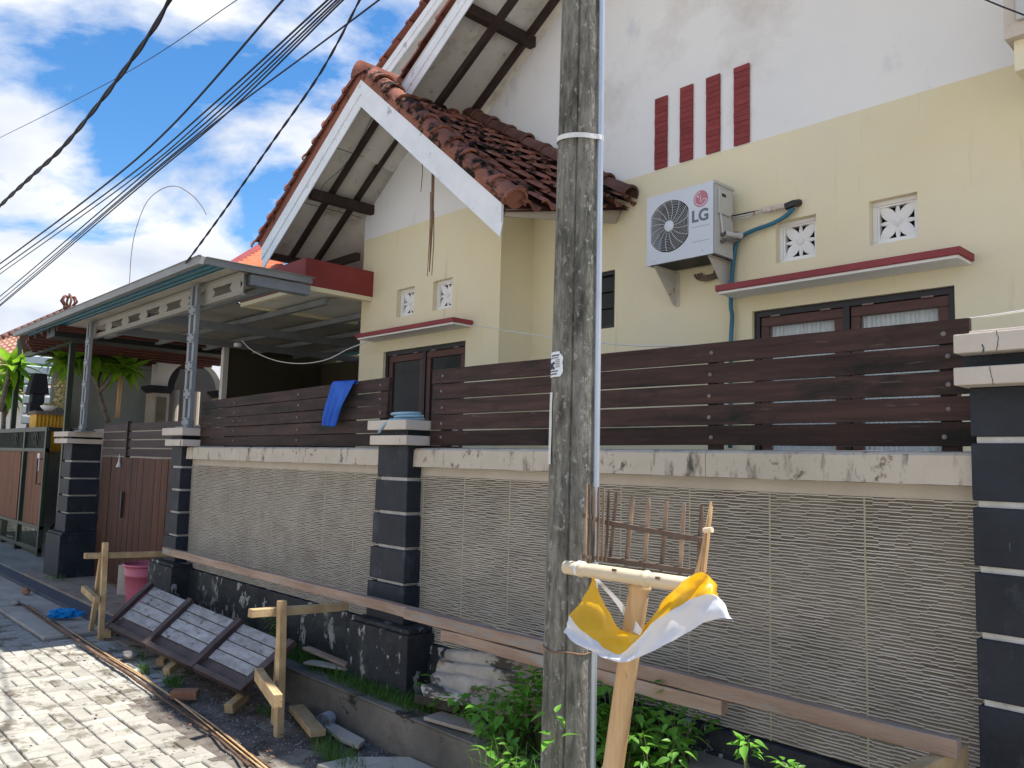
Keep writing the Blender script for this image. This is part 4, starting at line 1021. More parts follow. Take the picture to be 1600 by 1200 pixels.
B().box(rx1-0.01, rx1+0.012, ry0+0.017, 3.86, rz-0.035, rz+0.022).box(rx1-0.02, rx1+0.03, ry0+0.02, 3.88, rz+0.022, rz+0.028).build('side_flashing', m_gutter, cp)
B().box(-7.10, -6.99, 3.26, 3.86, rz-0.14, rz-0.045).build('side_channel', m_steel, cp, bevel=0.003)
# cellular beam
zt, zb = R(1.66), R(1.468); bx0, bx1 = -11.36, -7.02; by = 3.2
b = B(); b.box(bx0, bx1, by-0.004, by+0.004, zt-0.052, zt); b.box(bx0, bx1, by-0.004, by+0.004, zb, zb+0.052)
b.box(bx0, bx1, by-0.03, by+0.03, zt, zt+0.008); b.box(bx0, bx1, by-0.03, by+0.03, zb-0.008, zb)
cellw = 0.60; x = bx1-0.06; zm0, zm1 = zb+0.052, zt-0.052; zc = (zm0+zm1)/2
edges = []
while x > bx0:
    edges.append(x); x -= cellw
for i, xe in enumerate(edges):
    xr = xe; web = 0.17
    # web between slots with slanted ends
    b.prism([V(xr-web, by-0.004, zm0), V(xr, by-0.004, zm0), V(xr+0.05, by-0.004, zc), V(xr, by-0.004, zm1), V(xr-web, by-0.004, zm1), V(xr-web-0.05, by-0.004, zc)], (0, 0.008, 0))
b.box(bx1-0.05, bx1, by-0.004, by+0.004, zm0, zm1)
b.build('cellular_beam', m_steelwarm, cp)
def lattice_post(x0, x1, z0, z1, y):
    x0 += 0.02; x1 -= 0.02; b = B(); w = (x1-x0)*0.30
    b.box(x0, x0+w, y-0.05, y-0.01, z0, z1).box(x1-w, x1, y-0.05, y-0.01, z0, z1)
    b.box(x0-0.06, x1+0.06, y-0.09, y+0.09, z0-0.004, z0+0.010)
    o = b.build('post', m_steel, cp, bevel=0.002)
    for i in range(5):
        zc_ = lerp(z0+0.05, z1-0.25, i/4); B().box(x0+0.004, x1-0.004, y-0.057, y-0.0505, zc_-0.045, zc_+0.045).build('batten_plate', m_steel, o)
    bo = B()
    for i in range(5):
        zc_ = lerp(z0+0.05, z1-0.25, i/4)
        for dx in (x0+0.03, x1-0.03):
            for dz in (-0.028, 0.028): bo.box(dx-.007, dx+.007, y-0.064, y-0.0572, zc_+dz-.007, zc_+dz+.007)
    kind(bo.build('bolts', m_blacksteel, o), 'stuff')
lattice_post(-8.03, -7.82, R(0.262), R(1.66), 3.16)
lattice_post(-11.37, -11.17, R(0.262), R(1.66), 3.16)
# black posts and top frame of the old part
def sqpost(pa, pb, y, w=0.075, nm='post'):
    a = at(*pa, y=y); b_ = at(*pb, y=y); xx = b_.x
    B().box(xx-w/2, xx+w/2, y-w/2, y+w/2, 0.05, a.z).build(nm, m_green if nm == 'post' else m_blacksteel, cp, bevel=0.004)
sqpost((118, 505), (103, 675), 3.45); sqpost((30, 530), (20, 665), 3.45, 0.08)
B().box(-15.9, -12.6, 3.41, 3.49, R(1.60), R(1.68)).build('top_frame', m_green, cp)
b = B()
for i in range(10):
    x = lerp(-15.5, -12.1, i/9); b.box(x-0.03, x+0.03, max(2.95, 2.84+0.29*(-13.4-x)), 6.2, rz-0.085, rz-0.015)
b.build('purlin', m_maroon, cp)
b = B()
for yy in (3.6, 4.3, 5.0, 5.7, 6.4): b.box(-12.2, -7.1 if yy < 3.8 else -7.42, yy-0.03, yy+0.03, rz-0.11, rz-0.05)
for xx in (-10.9, -9.5): b.box(xx-0.035, xx+0.035, 3.24, 7.0, rz-0.20, rz-0.112)
b.build('roof_beam', m_steel, cp)
B().box(-12.6, -12.2, 2.95, 6.4, rz-0.15, rz-0.016).build('roof_beam', m_blacksteel, cp)
B().prism([V(-13.69, 2.84, rz), V(-13.69, 6.2, rz), V(-16.4, 6.2, rz), V(-16.4, 3.50, rz)], (0, 0, 0.02)).build('old_roof_sheet', m_maroon, cp)
B().tube([(-10.6, 4.8, rz-0.22), (-10.6, 4.8, rz-0.17)], 0.05, 12).build('ceiling_lamp', m_whiteplain, cp)

# ------------------------------------------------------------------ pedestrian gate
pg = thing('plank_gate', 'reddish brown vertical plank gate with horizontal slats on top', 'gate', (-9.9, 3.3, 0.1))
gx0, gx1 = -11.06, -8.30; gy = 3.32
mid = at(197, 720, y=gy).x
n = 15; xs_ = [lerp(gx0, gx1, i/n) for i in range(n+1)]
for i in range(n):
    B().box(xs_[i]+0.004, xs_[i+1]-0.004, gy+U(-0.004, 0.004), gy+0.022, 0.13, R(-0.05)+U(-.004, .003)).build('plank', m_gateplank, pg, bevel=0.002)
for i in range(4):
    z1 = lerp(R(0.352), R(-0.045), i/4); z0 = lerp(R(0.352), R(-0.045), (i+1)/4)+0.014
    for (a, b_) in ((gx0-0.0, mid-0.025), (mid+0.03, gx1)):
        B().box(a, b_, gy+U(-.002, .002), gy+0.02, z0, z1).build('slat', m_greyplank, pg, bevel=0.002)
B().box(mid-0.025, mid+0.03, gy-0.02, gy+0.03, R(-0.05), R(0.38)).build('meeting_stile', m_darkwood, pg)
B().box(gx0, gx1, gy+0.022, gy+0.05, 0.25, 0.32).box(gx0, gx1, gy+0.022, gy+0.05, R(-0.2), R(-0.13)).build('back_rail', m_darkwood, pg)
B().box(mid-0.012, mid+0.016, gy-0.03, gy-0.006, R(-0.75), R(-0.45)).build('pull_handle', m_blacksteel, pg, bevel=0.004)
q_ = at(186, 722, y=gy-0.015)
b = B(); b.tube([q_+V(0, 0, .10), q_, q_+V(0, 0, -0.06)], lambda t: (0.003, 0.012, 0.035)[round(t*2)], 6, flat=0.4); b.build('paper_tag', m_paper, pg)

# ------------------------------------------------------------------ driveway sliding gate
dg = thing('sliding_gate', 'dark green sliding driveway gate with brown slats and black bars', 'gate', (-15.5, 3.4, 0.07))
dx1 = at(77, 668, y=3.4).x; dx0 = -19.5; gyy = 3.4; ztop, zbot = R(0.375), R(-1.60)
zr1, zr2 = R(0.02), R(-1.15)
B().box(dx0, dx1, gyy-0.03, gyy+0.03, ztop-0.07, ztop).build('top_rail', m_green, dg, bevel=0.004)
B().box(dx0, dx1, gyy-0.03, gyy+0.03, zr1-0.03, zr1+0.025).build('middle_rail', m_green, dg, bevel=0.004)
B().box(dx0, dx1, gyy-0.03, gyy+0.03, zr2-0.03, zr2+0.02).build('middle_rail', m_green, dg, bevel=0.004)
B().box(dx0, dx1, gyy-0.03, gyy+0.03, zbot+0.08, zbot+0.14).build('bottom_rail', m_green, dg, bevel=0.004)
xpost = [dx1-0.04, at(40, 700, y=3.4).x, dx0+0.3]
for xx in xpost: B().box(xx-0.04, xx+0.04, gyy-0.034, gyy+0.034, zbot+0.03, ztop-0.002).build('stile', m_green, dg, bevel=0.004)
b = B(); x = dx0
while x < dx1:
    b.box(x-0.006, x+0.006, gyy-0.006, gyy+0.006, zr1, ztop-0.06).box(x-0.006, x+0.006, gyy-0.006, gyy+0.006, zbot+0.1, zr2)
    x += 0.075
kind(b.build('bars', m_green, dg), 'stuff')
B().box(dx0, dx1, gyy+0.02, gyy+0.024, zr1, ztop-0.06).build('backing_sheet', m_blacksteel, dg)
x = dx0+0.06
while x < dx1-0.14:
    if all(abs(x+0.045-xp) > 0.2 for xp in xpost[1:]) :
        B().box(x, x+0.082, gyy-0.012, gyy+0.012, zr2+0.02, zr1-0.03).build('slat', m_gatewood, dg, bevel=0.002)
    x += 0.09
B().box(dx0, dx1, gyy+0.013, gyy+0.02, zr2, zr1).build('backing_sheet', m_blacksteel, dg)
for xx in (lerp(xpost[0], xpost[1], .5), lerp(xpost[1], xpost[2], .16)):
    zc_ = (zr1+ztop)/2; oo = B()
    for dx_ in (-0.06, 0.06):
        for r_ in (0.075,):
            pts = [V(xx+dx_+r_, gyy-0.012, zc_), V(xx+dx_, gyy-0.012, zc_+0.10), V(xx+dx_-r_, gyy-0.012, zc_), V(xx+dx_, gyy-0.012, zc_-0.10), V(xx+dx_+r_, gyy-0.012, zc_)]
            for i in range(4): oo.bar(pts[i], pts[i+1], 0.012, 0.012, (0, 1, 0))
    oo.build('diamond_ornament', m_green, dg)
hx = dx1-0.13
b = B(); b.tube([(hx, gyy-0.03, R(-0.12)), (hx, gyy-0.09, R(-0.12)), (hx, gyy-0.09, R(-0.50)), (hx, gyy-0.03, R(-0.50))], 0.012, 6); b.build('handle', m_blacksteel, dg)
hp = at(59, 722, y=gyy-0.02)
npl = B().box(hp.x-0.06, hp.x+0.06, gyy-0.018, gyy-0.0125, hp.z-0.14, hp.z+0.14).build('number_plate', m_paper, dg)
text('16', 0.10, (hp.x, gyy-0.0188, hp.z), npl, m_ink, 'number_lettering', bold=0.002) if False else None
B().box(hp.x-0.03, hp.x+0.03, gyy-0.0195, gyy-0.0185, hp.z-0.09, hp.z-0.02).box(hp.x-0.035, hp.x+0.02, gyy-0.0195, gyy-0.0185, hp.z+0.02, hp.z+0.07).build('plate_marks', m_ink, npl)
B().tube([(xpost[1], gyy-0.05, zbot+0.05), (xpost[1], gyy+0.05, zbot+0.05)], 0.05, 14).build('wheel', m_blacksteel, dg)
# side return of the gate frame seen at its right end
B().box(dx1+0.002, dx1+0.62, gyy+0.30, gyy+0.36, ztop-0.08, ztop-0.01).box(dx1+0.0, dx1+0.05, gyy-0.02, gyy+0.34, ztop-0.07, ztop-0.01).build('guide_rail', m_blacksteel, dg)

# ------------------------------------------------------------------ utility pole
PX, PY = -1.952, 2.115
def pole_axis(z):   # the pole leans very slightly
    t = (z-0)/8.0
    return V(PX+0.012+0.02*t, PY, z)
pole = thing('utility_pole', 'mouldy grey concrete utility pole standing in front of the tiled wall', 'pole', (PX, PY, 0))
b = B(); rows = []; nseg = 60
for i in range(nseg+1):
    z = -0.1+8.1*i/nseg; c = pole_axis(max(z, 0)); r_ = 0.097-0.0058*z
    r = []
    for k_ in range(181):
        a = 2*math.pi*k_/180
        # two rounded halves meet in a groove that faces the lane
        ga = abs(((a-math.radians(303)+math.pi) % (2*math.pi))-math.pi)
        rr = r_*(1-0.16*math.exp(-(ga/0.030)**2)-0.045*math.exp(-(ga/0.22)**2)) + noise.noise(V(math.cos(a)*3, math.sin(a)*3, z*5))*0.0015
        r.append(V(c.x+rr*math.cos(a), c.y+rr*math.sin(a)*0.92, z))
    rows.append(r)
b.grid(rows)
b.build('shaft', m_concpole, pole, smooth=True)
cxo = 0.118
b = B()
def pole_edge(z, ang=math.radians(10), off=0.006):
    c = pole_axis(max(z, 0)); r_ = 0.097-0.0058*z+off; return V(c.x+r_*math.cos(ang), c.y+r_*math.sin(ang), z)
b.tube([pole_edge(z) for z in (R(-1.4), R(-0.5), R(0), R(0.8), R(2.4), 8)], 0.0115, 10)
b.build('conduit', m_galv, pole, smooth=True)
for zc_, w_ in ((R(1.165), 0.03),):
    b = B(); rows = []
    for k_ in range(33):
        a = 2*math.pi*k_/32; c = pole_axis(zc_); r_ = 0.097-0.0058*zc_+0.004+0.014*math.exp(-((((a-math.radians(10)+math.pi) % (2*math.pi))-math.pi)/0.28)**2)
        zz2 = zc_+0.004*math.sin(a)-0.008*math.cos(a*1)
        rows.append([V(c.x+r_*math.cos(a), c.y+r_*0.95*math.sin(a), zz2-w_/2*.6), V(c.x+r_*math.cos(a), c.y+r_*.95*math.sin(a), zz2+w_/2*.6)])
    b.grid(rows); b.build('strap', m_strap, pole, smooth=True)
b = B(); c = pole_axis(R(-0.62)); b.tube([V(c.x+0.0935*math.cos(a), c.y+0.088*math.sin(a), R(-0.62)+0.004*math.sin(a*5)) for a in [2*math.pi*i/24 for i in range(25)]], 0.003, 5)
b.build('binding_wire', m_rust, pole)
# torn notices wrapped on the shaft
def notice(z0, z1, a0, a1, name, m, torn, seed=0):
    rg = random.Random(seed); rows = []; n = 14
    for j in range(n+1):
        z = lerp(z0, z1, j/n); r = []
        c = pole_axis(z); r_ = 0.097-0.0058*z+0.002
        aa1 = a1-torn*(0.5+0.5*math.sin(j*0.9+seed))*abs(j/n-0.4)
        for i in range(9):
            a = lerp(a0, aa1, i/8); r.append(V(c.x+r_*math.cos(a), c.y+r_*.93*math.sin(a)-0.0008, z))
        rows.append(r)
    return B().grid(rows).build(name, m, pole, smooth=True, fix=False)
st = notice(R(0.302), R(0.390), math.radians(226), math.radians(282), 'notice', m_paper, 0.35, 2)
def on_pole(z, a, off=0.0035):
    c = pole_axis(z); r_ = 0.097-0.0058*z+off; return V(c.x+r_*math.cos(a), c.y+r_*.93*math.sin(a)-0.0008, z)
ink = B()
def ink_bar(zc_, h_, a0, a1):
    rows = [[on_pole(zc_-h_/2, lerp(a0, a1, i/4)), on_pole(zc_+h_/2, lerp(a0, a1, i/4))] for i in range(5)]; ink.grid(rows)
D_ = math.radians
for k_ in range(7):
    ink_bar(R(0.377), 0.006, D_(240+k_*4.6), D_(243+k_*4.6))
for k_ in range(6): ink_bar(R(0.368), 0.004, D_(234+k_*6), D_(238+k_*6))
for zc_ in (0.360, 0.354, 0.348, 0.342, 0.336): ink_bar(R(zc_), 0.0022, D_(258), D_(273))
for k_ in range(8): ink_bar(R(0.322), 0.005, D_(232+k_*4.6), D_(235+k_*4.6)); ink_bar(R(0.312), 0.005, D_(232+k_*4.2), D_(235+k_*4.2))
def glyph(pts):  # strokes in (angle deg, rel z)
    for (a0, z0), (a1, z1) in zip(pts[:-1], pts[1:]):
        p, q = on_pole(R(z0), D_(a0)), on_pole(R(z1), D_(a1)); ink.bar(p, q, 0.003, 0.0055, (p-pole_axis(R(z0))).cross(q-p) if (q-p).length else (0, 0, 1))
glyph([(231, .352), (234.5, .330), (237, .346), (239.5, .330), (243, .352)])
glyph([(255, .348), (251, .353), (247.5, .347), (247.5, .336), (251, .330), (255, .334)])
ink.build('notice_print', m_ink, st, fix=False)
notice(R(0.0), R(0.25), math.radians(224), math.radians(248), 'paste_remains', m_strap, 0.08, 5)

# ------------------------------------------------------------------ timber barrier
GRP = 'raw timber pieces of the barrier and trestles'
def beam(name, a, b_, w, h, m, label, cat='beam', up=(0, 0, 1), parent=None, seed=0, bevel=0.004):
    a = Vector(a); b_ = Vector(b_); d = (b_-a).normalized(); side = d.cross(Vector(up)).normalized(); u = side.cross(d).normalized()
    n = max(2, int((b_-a).length/0.15)); rows = []
    for i in range(n+1):
        p = lerp(a, b_, i/n); wob = V(noise.noise(V(i*.37, seed, 0)), noise.noise(V(i*.37, seed, 5)), noise.noise(V(i*.37, seed, 9)))*0.005*min(1, (b_-a).length)
        r = []
        for (s1, s2) in ((-1, -1), (1, -1), (1, 1), (-1, 1), (-1, -1)):
            r.append(p+wob+side*(s1*w/2)+u*(s2*h/2))
        rows.append(r)
    B_ = B().grid(rows); B_.f.append((0, 1, 2, 3)); q = n*5; B_.f.append((q+3, q+2, q+1, q))
    o = B_.build(name, m, parent, bevel=bevel)
    if label: tag(o, label, cat)
    return o
beam('timber_rail', (-7.85, 2.965, R(-0.893)), (-3.30, 2.965, R(-0.893)), 0.05, 0.062, m_oldtimber, 'long weathered timber rail running in front of the middle black pillar, left of the pole', seed=1)
beam('timber_rail', (-3.95, 2.905, R(-0.885)), (-0.975, 2.905, R(-0.868)), 0.045, 0.060, m_oldtimber, 'weathered timber rail right of the pole ending at the tall right pillar', seed=2)
beam('timber_rail', (-3.6, 2.905, R(-0.95)), (-1.83, 2.905, R(-0.935)), 0.045, 0.058, m_oldtimber, 'shorter reddish timber offcut fixed under the right hand rail', seed=3)
def trestle(x, y_post, ztop_, zarm, yarm0, yarm1, label, brace=None, extra=None):
    t = thing('timber_trestle', label, 'trestle', (x, y_post, 0))
    beam('post', (x, y_post, -0.01), (x, y_post-0.02, ztop_), 0.05, 0.045, m_timber, None, parent=t, up=(0, 1, 0), seed=x)
    beam('arm', (x-0.052, yarm0, zarm-0.01), (x-0.052, yarm1, zarm-0.035), 0.05, 0.05, m_timber, None, parent=t, seed=x+1)
    if extra: extra(t)
    return t
def ex1(t):
    beam('second_post', (-8.28, 2.50, 0.0), (-7.98, 2.46, R(-0.90)), 0.045, 0.04, m_timber, None, parent=t, up=(0, 1, 0), seed=8)
    beam('brace', (-8.24, 2.40, R(-1.245)), (-7.84, 2.40, R(-1.30)), 0.045, 0.06, m_timber, None, parent=t, seed=9)
trestle(-7.892, 2.47, R(-0.80), R(-0.905), 2.30, 3.15, 'raw timber trestle standing beside the blue plastic bag and pink bucket', extra=ex1)
def ex2(t):
    beam('second_post', (-4.80, 2.56, 0.0), (-4.79, 2.56, R(-1.05)), 0.045, 0.045, m_timber, None, parent=t, up=(0, 1, 0), seed=11)
    beam('brace', at(404, 1053, y=2.46), at(434, 1096, y=2.30), 0.05, 0.075, m_timber, None, parent=t, seed=12)
trestle(-4.598, 2.475, R(-0.862), R(-0.915), 2.28, 2.945, 'raw timber trestle standing in the dirt at the right end of the leaning panel', extra=ex2)
t3 = thing('timber_trestle', 'raw timber arm sticking out under the rail end beside the tall right pillar', 'trestle', (-1.02, 2.5, 0.2))
beam('arm', (-1.03, 3.08, R(-0.94)), (-1.06, 2.30, R(-0.93)), 0.05, 0.075, m_timber, None, parent=t3, seed=21)
beam('post', (-1.13, 2.4, 0.0), (-1.13, 2.4, R(-0.93)), 0.05, 0.045, m_timber, None, parent=t3, up=(0, 1, 0), seed=22)

# ------------------------------------------------------------------ leaning slatted panel
pn = thing('slatted_panel', 'dark framed panel of flaking whitewashed planks leaning low against the kerb', 'panel', (-6.3, 2.6, 0.1))
BL, BR_ = at(168, 982, z=R(-1.53)), at(382, 1088, z=R(-1.50))
TL, TR = at(238, 915, z=R(-1.22)), at(467, 1010, z=R(-1.22))
def pp(u, v, off=0.0):
    p = lerp(lerp(BL, BR_, u), lerp(TL, TR, u), v)
    nrm = (BR_-BL).cross(TL-BL).normalized(); nrm = nrm if nrm.z > 0 else -nrm
    return p+nrm*off
def strip(u0, u1, v0, v1, o0, o1, name, m, label=None):
    b = B(); b.v = [pp(u0, v0, o0), pp(u1, v0, o0), pp(u1, v1, o0), pp(u0, v1, o0), pp(u0, v0, o1), pp(u1, v0, o1), pp(u1, v1, o1), pp(u0, v1, o1)]
    b.f = [(0, 3, 2, 1), (4, 5, 6, 7), (0, 1, 5, 4), (1, 2, 6, 5), (2, 3, 7, 6), (3, 0, 4, 7)]
    return b.build(name, m, pn, bevel=0.003, label=label)
vb_ = [0.10, 0.27, 0.46, 0.65, 0.82, 0.995]
for i in range(5):
    v0, v1 = vb_[i], vb_[i+1]-0.018
    for (u0, u1) in ((0.035, 0.345), (0.375, 0.685), (0.715, 0.965)) if i == 0 else ((0.035, 0.965),):
        strip(u0, u1, v0, v1, 0.0, 0.014, 'plank', m_panelw if i else m_panelf)
strip(0.0, 1.0, 0.0, 0.085, -0.01, 0.045, 'frame_rail', m_panelf)
for (u0, u1) in ((0.0, 0.03), (0.345, 0.375), (0.685, 0.715), (0.97, 1.0)):
    strip(u0, u1, 0.0, 1.0, 0.0145, 0.052, 'frame_batten', m_panelf)
# short offcuts that prop it
OFF = (((700-30)/4, 985, 176, 975), )
def offcut(pa, pb, w, h, label, za=0.05, zb=0.09):
    a = at(*pa, z=za); b_ = at(*pb, z=zb)
    beam('timber_offcut', a, b_, w, h, m_timber, label, 'timber offcut', seed=pa[0])
offcut((167, 992), (182, 976), 0.07, 0.06, 'pale timber offcut under the left corner of the leaning panel')
offcut((250, 1036), (263, 1022), 0.06, 0.05, 'small pale timber end under the middle of the leaning panel, the left one of two')
offcut((260, 1050), (280, 1034), 0.06, 0.055, 'thicker timber end under the middle of the leaning panel, the right one of two')
offcut((357, 1108), (383, 1086), 0.06, 0.06, 'orange-brown timber offcut under the right corner of the leaning panel')
offcut((463, 1106), (497, 1146), 0.09, 0.04, 'short board lying in the dirt by the drain kerb next to the tin can', 0.05, 0.06)
offcut((215, 982), (252, 1000), 0.06, 0.05, 'thin timber batten lying on the pavement below the pink bucket', 0.09, 0.1)

# ------------------------------------------------------------------ bucket and box
bc = at(226, 934, z=0.09)
bc = at(225, 944, z=0.078)
bu = thing('bucket', 'faded pink plastic bucket standing by the black pillar plinth', 'bucket', bc)
b = B(); prof = [(0.0, 0.004), (0.145, 0.004), (0.15, 0.0), (0.155, 0.02), (0.178, 0.16), (0.186, 0.30), (0.192, 0.302), (0.194, 0.335), (0.188, 0.338), (0.205, 0.42), (0.20, 0.42), (0.178, 0.30), (0.15, 0.02), (0, 0.015)]
prof = [(r_*1.08, z_*0.98) for r_, z_ in prof]
b.lathe(bc, prof, 28); b.build('bucket_body', m_pink, bu, smooth=True)
b = B(); b.tube([bc+V(0.225*math.cos(a), 0.225*math.sin(a), 0.413) for a in [2*math.pi*i/30 for i in range(31)]], 0.011, 8, cap=False, flat=1.2); b.build('rim', m_pink, bu, smooth=True)
bx = B(); mm = Matrix.Translation(at(203, 929, z=0.075)) @ Matrix.Rotation(0.35, 4, 'Z')
bx.box(-0.10, 0.10, -0.10, 0.12, 0, 0.33, mm); tag(bx.build('concrete_block', m_conc, bevel=0.012), 'grey upright block standing just left of the pink bucket', 'block')

# ------------------------------------------------------------------ rods along the edge of the pavers
RG = 'long thin rods lying along the edge of the pavers'
rods = [([(36, 944), (110, 992), (170, 1031), (250, 1086), (330, 1141), (400, 1202)], 0.007, m_rust, 'straight rusty brown rod nearest the pavers'),
        ([(60, 960), (110, 985), (165, 1020), (245, 1072), (325, 1128), (392, 1178), (440, 1212)], 0.006, m_rust, 'rusty rod on the dirt side of the bundle at the pavers edge'),
        ([(90, 972), (150, 1012), (215, 1052), (285, 1100), (340, 1138), (425, 1208)], 0.007, m_bamboo, 'pale yellow split cane rod in the middle of the bundle'),
        ([(30, 942), (95, 986), (160, 1026), (240, 1082), (325, 1142), (388, 1196)], 0.008, m_rust, 'thicker dark rod lying at the outer edge of the bundle'),
        ([(170, 1028), (235, 1066), (285, 1101), (345, 1150), (415, 1206)], 0.005, m_bamboo, 'short yellow cane strip that starts midway along the bundle'),
        ([(44, 946), (120, 1000), (165, 1030), (205, 1056)], 0.012, m_rust, 'flat brown strip at the far end of the bundle of rods')]
for i, (pts, r_, m_, lb) in enumerate(rods):
    P_ = smooth_pts([at(p[0], p[1], z=0.012+0.004*i) for p in pts], 3)
    for k_, p in enumerate(P_): p.z += noise.noise(V(p.x*1.2, i, 0))*0.006
    b = B(); b.tube(P_, r_, 6); tag(b.build('rod', m_, smooth=True), lb, 'rod', RG)

# small litter
def rock(c, s, m, name, label, cat, seed):
    bm = bmesh.new(); bmesh.ops.create_icosphere(bm, subdivisions=2, radius=1)
    me = bpy.data.meshes.new(name)
    for v in bm.verts:
        n_ = 1+0.35*noise.noise(v.co*1.4+V(seed, 0, 0)); v.co = V(v.co.x*s[0]*n_, v.co.y*s[1]*n_, v.co.z*s[2]*n_+s[2]*0.7)
    bm.to_mesh(me); bm.free(); me.materials.append(m)
    o = bpy.data.objects.new(name, me); COL.objects.link(o); o.location = c; tag(o, label, cat); return o
c = at(289, 1088, z=0.03); b = B(); mm = Matrix.Translation((c.x, c.y, 0.018)) @ Matrix.Rotation(0.9, 4, 'Z')
b.box(-0.085, 0.085, -0.045, 0.045, 0, 0.055, mm); tag(b.build('brick', m_brick, bevel=0.004), 'worn reddish brick lying in the dirt below the leaning panel', 'brick')
for i, (px_, py_, s_, lb) in enumerate(((203, 1027, (.07, .05, .03), 'flat grey stone near the rods below the left of the panel'), (40, 927, (.10, .04, .035), 'dark brown clod on the pavement near the driveway'),
                                    (25, 943, (.09, .04, .02), 'small muddy lump at the corner of the pavers and pavement'), (333, 1055, (.05, .04, .02), 'small pale stone just below the panel edge'),
                                    (480, 1097, (.10, .05, .03), 'broken concrete lump at the foot of the kerb behind the trestle post'))):
    rock(at(px_, py_, z=0.03), s_, m_stone if i not in (1,) else m_brick, 'stone', lb, 'stone', i*3.3)
# blue plastic bag
bm = bmesh.new(); bmesh.ops.create_icosphere(bm, subdivisions=4, radius=1); me = bpy.data.meshes.new('plastic_bag')
for v in bm.verts:
    p = v.co.copy(); n_ = 1+0.5*noise.fractal(p*2.2, 0.6, 2, 5); v.co = V(p.x*0.10*n_+max(0, p.x)*0.10, p.y*0.06*n_, max(-0.01, p.z*0.05*n_+0.03))
bm.to_mesh(me); bm.free(); me.materials.append(m_bag)
o = bpy.data.objects.new('plastic_bag', me); COL.objects.link(o); o.location = at(94, 964, z=0.04); o.rotation_euler = (0, 0, 0.9)
tag(o, 'crumpled bright blue plastic bag lying on the concrete pavement', 'plastic bag')
# tin can by the kerb
cc = at(505, 1128, z=0.06); b = B(); dr = V(0.6, -0.8, 0.1).normalized()
b.tube([cc-dr*0.09, cc+dr*0.02], 0.048, 18, cap=False); b.tube([cc+dr*0.02, cc+dr*0.025], 0.051, 18, cap=False); b.tube([cc-dr*0.08, cc-dr*0.078], 0.047, 18)
tag(b.build('tin_can', m_galv, fix=False), 'open grey tin can lying on its side against the kerb', 'can')
# broken slabs by the kerb
def slab_piece(pts, z, h, m, label):
    P_ = [at(*p, z=z) for p in pts]; b = B(); b.prism(P_, (0, 0, h)); tag(b.build('concrete_piece', m, bevel=0.004), label, 'concrete slab')
slab_piece(((505, 1128), (530, 1140), (570, 1162), (560, 1172), (532, 1160), (508, 1142)), 0.02, 0.025, m_conc, 'thin broken concrete strip lying along the foot of the kerb')
slab_piece(((495, 1200), (545, 1188), (640, 1188), (700, 1215), (600, 1240)), 0.015, 0.02, m_conc, 'low broken concrete edge at the bottom of the photo near the grass')
def board(pa, pb, w, h, z0, z1, m, label, name='plank'):
    beam(name, at(*pa, z=z0), at(*pb, z=z1), w, h, m, label, 'board', seed=pa[0]*.1)
board((478, 1012), (545, 1040), 0.06, 0.02, R(-1.33), R(-1.36), m_oldtimber, 'thin splintered board behind the kerb below the plinth, the upper one')
board((480, 1034), (548, 1045), 0.09, 0.015, R(-1.38), R(-1.38), m_conc, 'pale flat strip lying just behind the kerb under the splintered board')
board((655, 1088), (722, 1106), 0.09, 0.05, R(-1.36), R(-1.36), m_soil, 'dark mossy board lying under the corrugated sheet')
board((675, 1118), (760, 1142), 0.14, 0.02, R(-1.40), R(-1.40), m_conc, 'grey flat fibre board lying on the kerb left of the pole')
# corrugated sheet leaning over the planter
cs = B(); c0_, c1_, c2_, c3_ = at(700, 1016, y=3.13), at(865, 1040, y=3.13), at(880, 1132, z=R(-1.33)), at(664, 1090, z=R(-1.30))
rows = []; nu, nv = 40, 44
for j in range(nv+1):
    v = j/nv; r = []
    for i in range(nu+1):
        u = i/nu; jag = 0.03*noise.noise(V(v*6, 3, 0)) if u < 0.06 else 0
        p = lerp(lerp(c0_, c1_, u), lerp(c3_, c2_, u), v)
        nrm = (c1_-c0_).cross(c3_-c0_).normalized(); nrm = nrm if nrm.z > 0 else -nrm
        p = p+nrm*(0.011*math.sin(v*2*math.pi*3.6+0.5*u)+0.022*math.sin(u*3+v*2)+0.022*noise.noise(V(u*3.3, v*3, 1))+0.006*noise.noise(V(u*12, v*12, 1)))+V(jag*1.5, 0, 0)
        if j == 0: p.z += 0.02*noise.noise(V(u*7, 0, 3))
        r.append(p)
    rows.append(r)
cs.grid(rows); o = cs.build('corrugated_sheet', m_asbestos, smooth=True, fix=False)
sm = o.modifiers.new('thick', 'SOLIDIFY'); sm.thickness = 0.008
tag(o, 'broken stained corrugated roofing sheet lying in the planter left of the pole', 'roofing sheet')
# low concrete block at lower right
b = B(); b.prism([at(1085, 1168, z=0.42), at(1180, 1148, z=0.42), at(1358, 1163, z=0.42), at(1345, 1225, z=0.42), at(1060, 1225, z=0.42)], (0, 0, -0.42))
tag(b.build('concrete_slab', mat('brown_grey_slab', (0.22, 0.19, 0.16), (0.34, 0.30, 0.255), 3, 0.9, 0.5, 50, detail=10, stain=((0.12, 0.10, 0.08), 4, 0.56, 0.1, (1, 1, 1))), bevel=0.01), 'mossy low concrete slab in front of the tiled wall at the lower right', 'concrete slab')

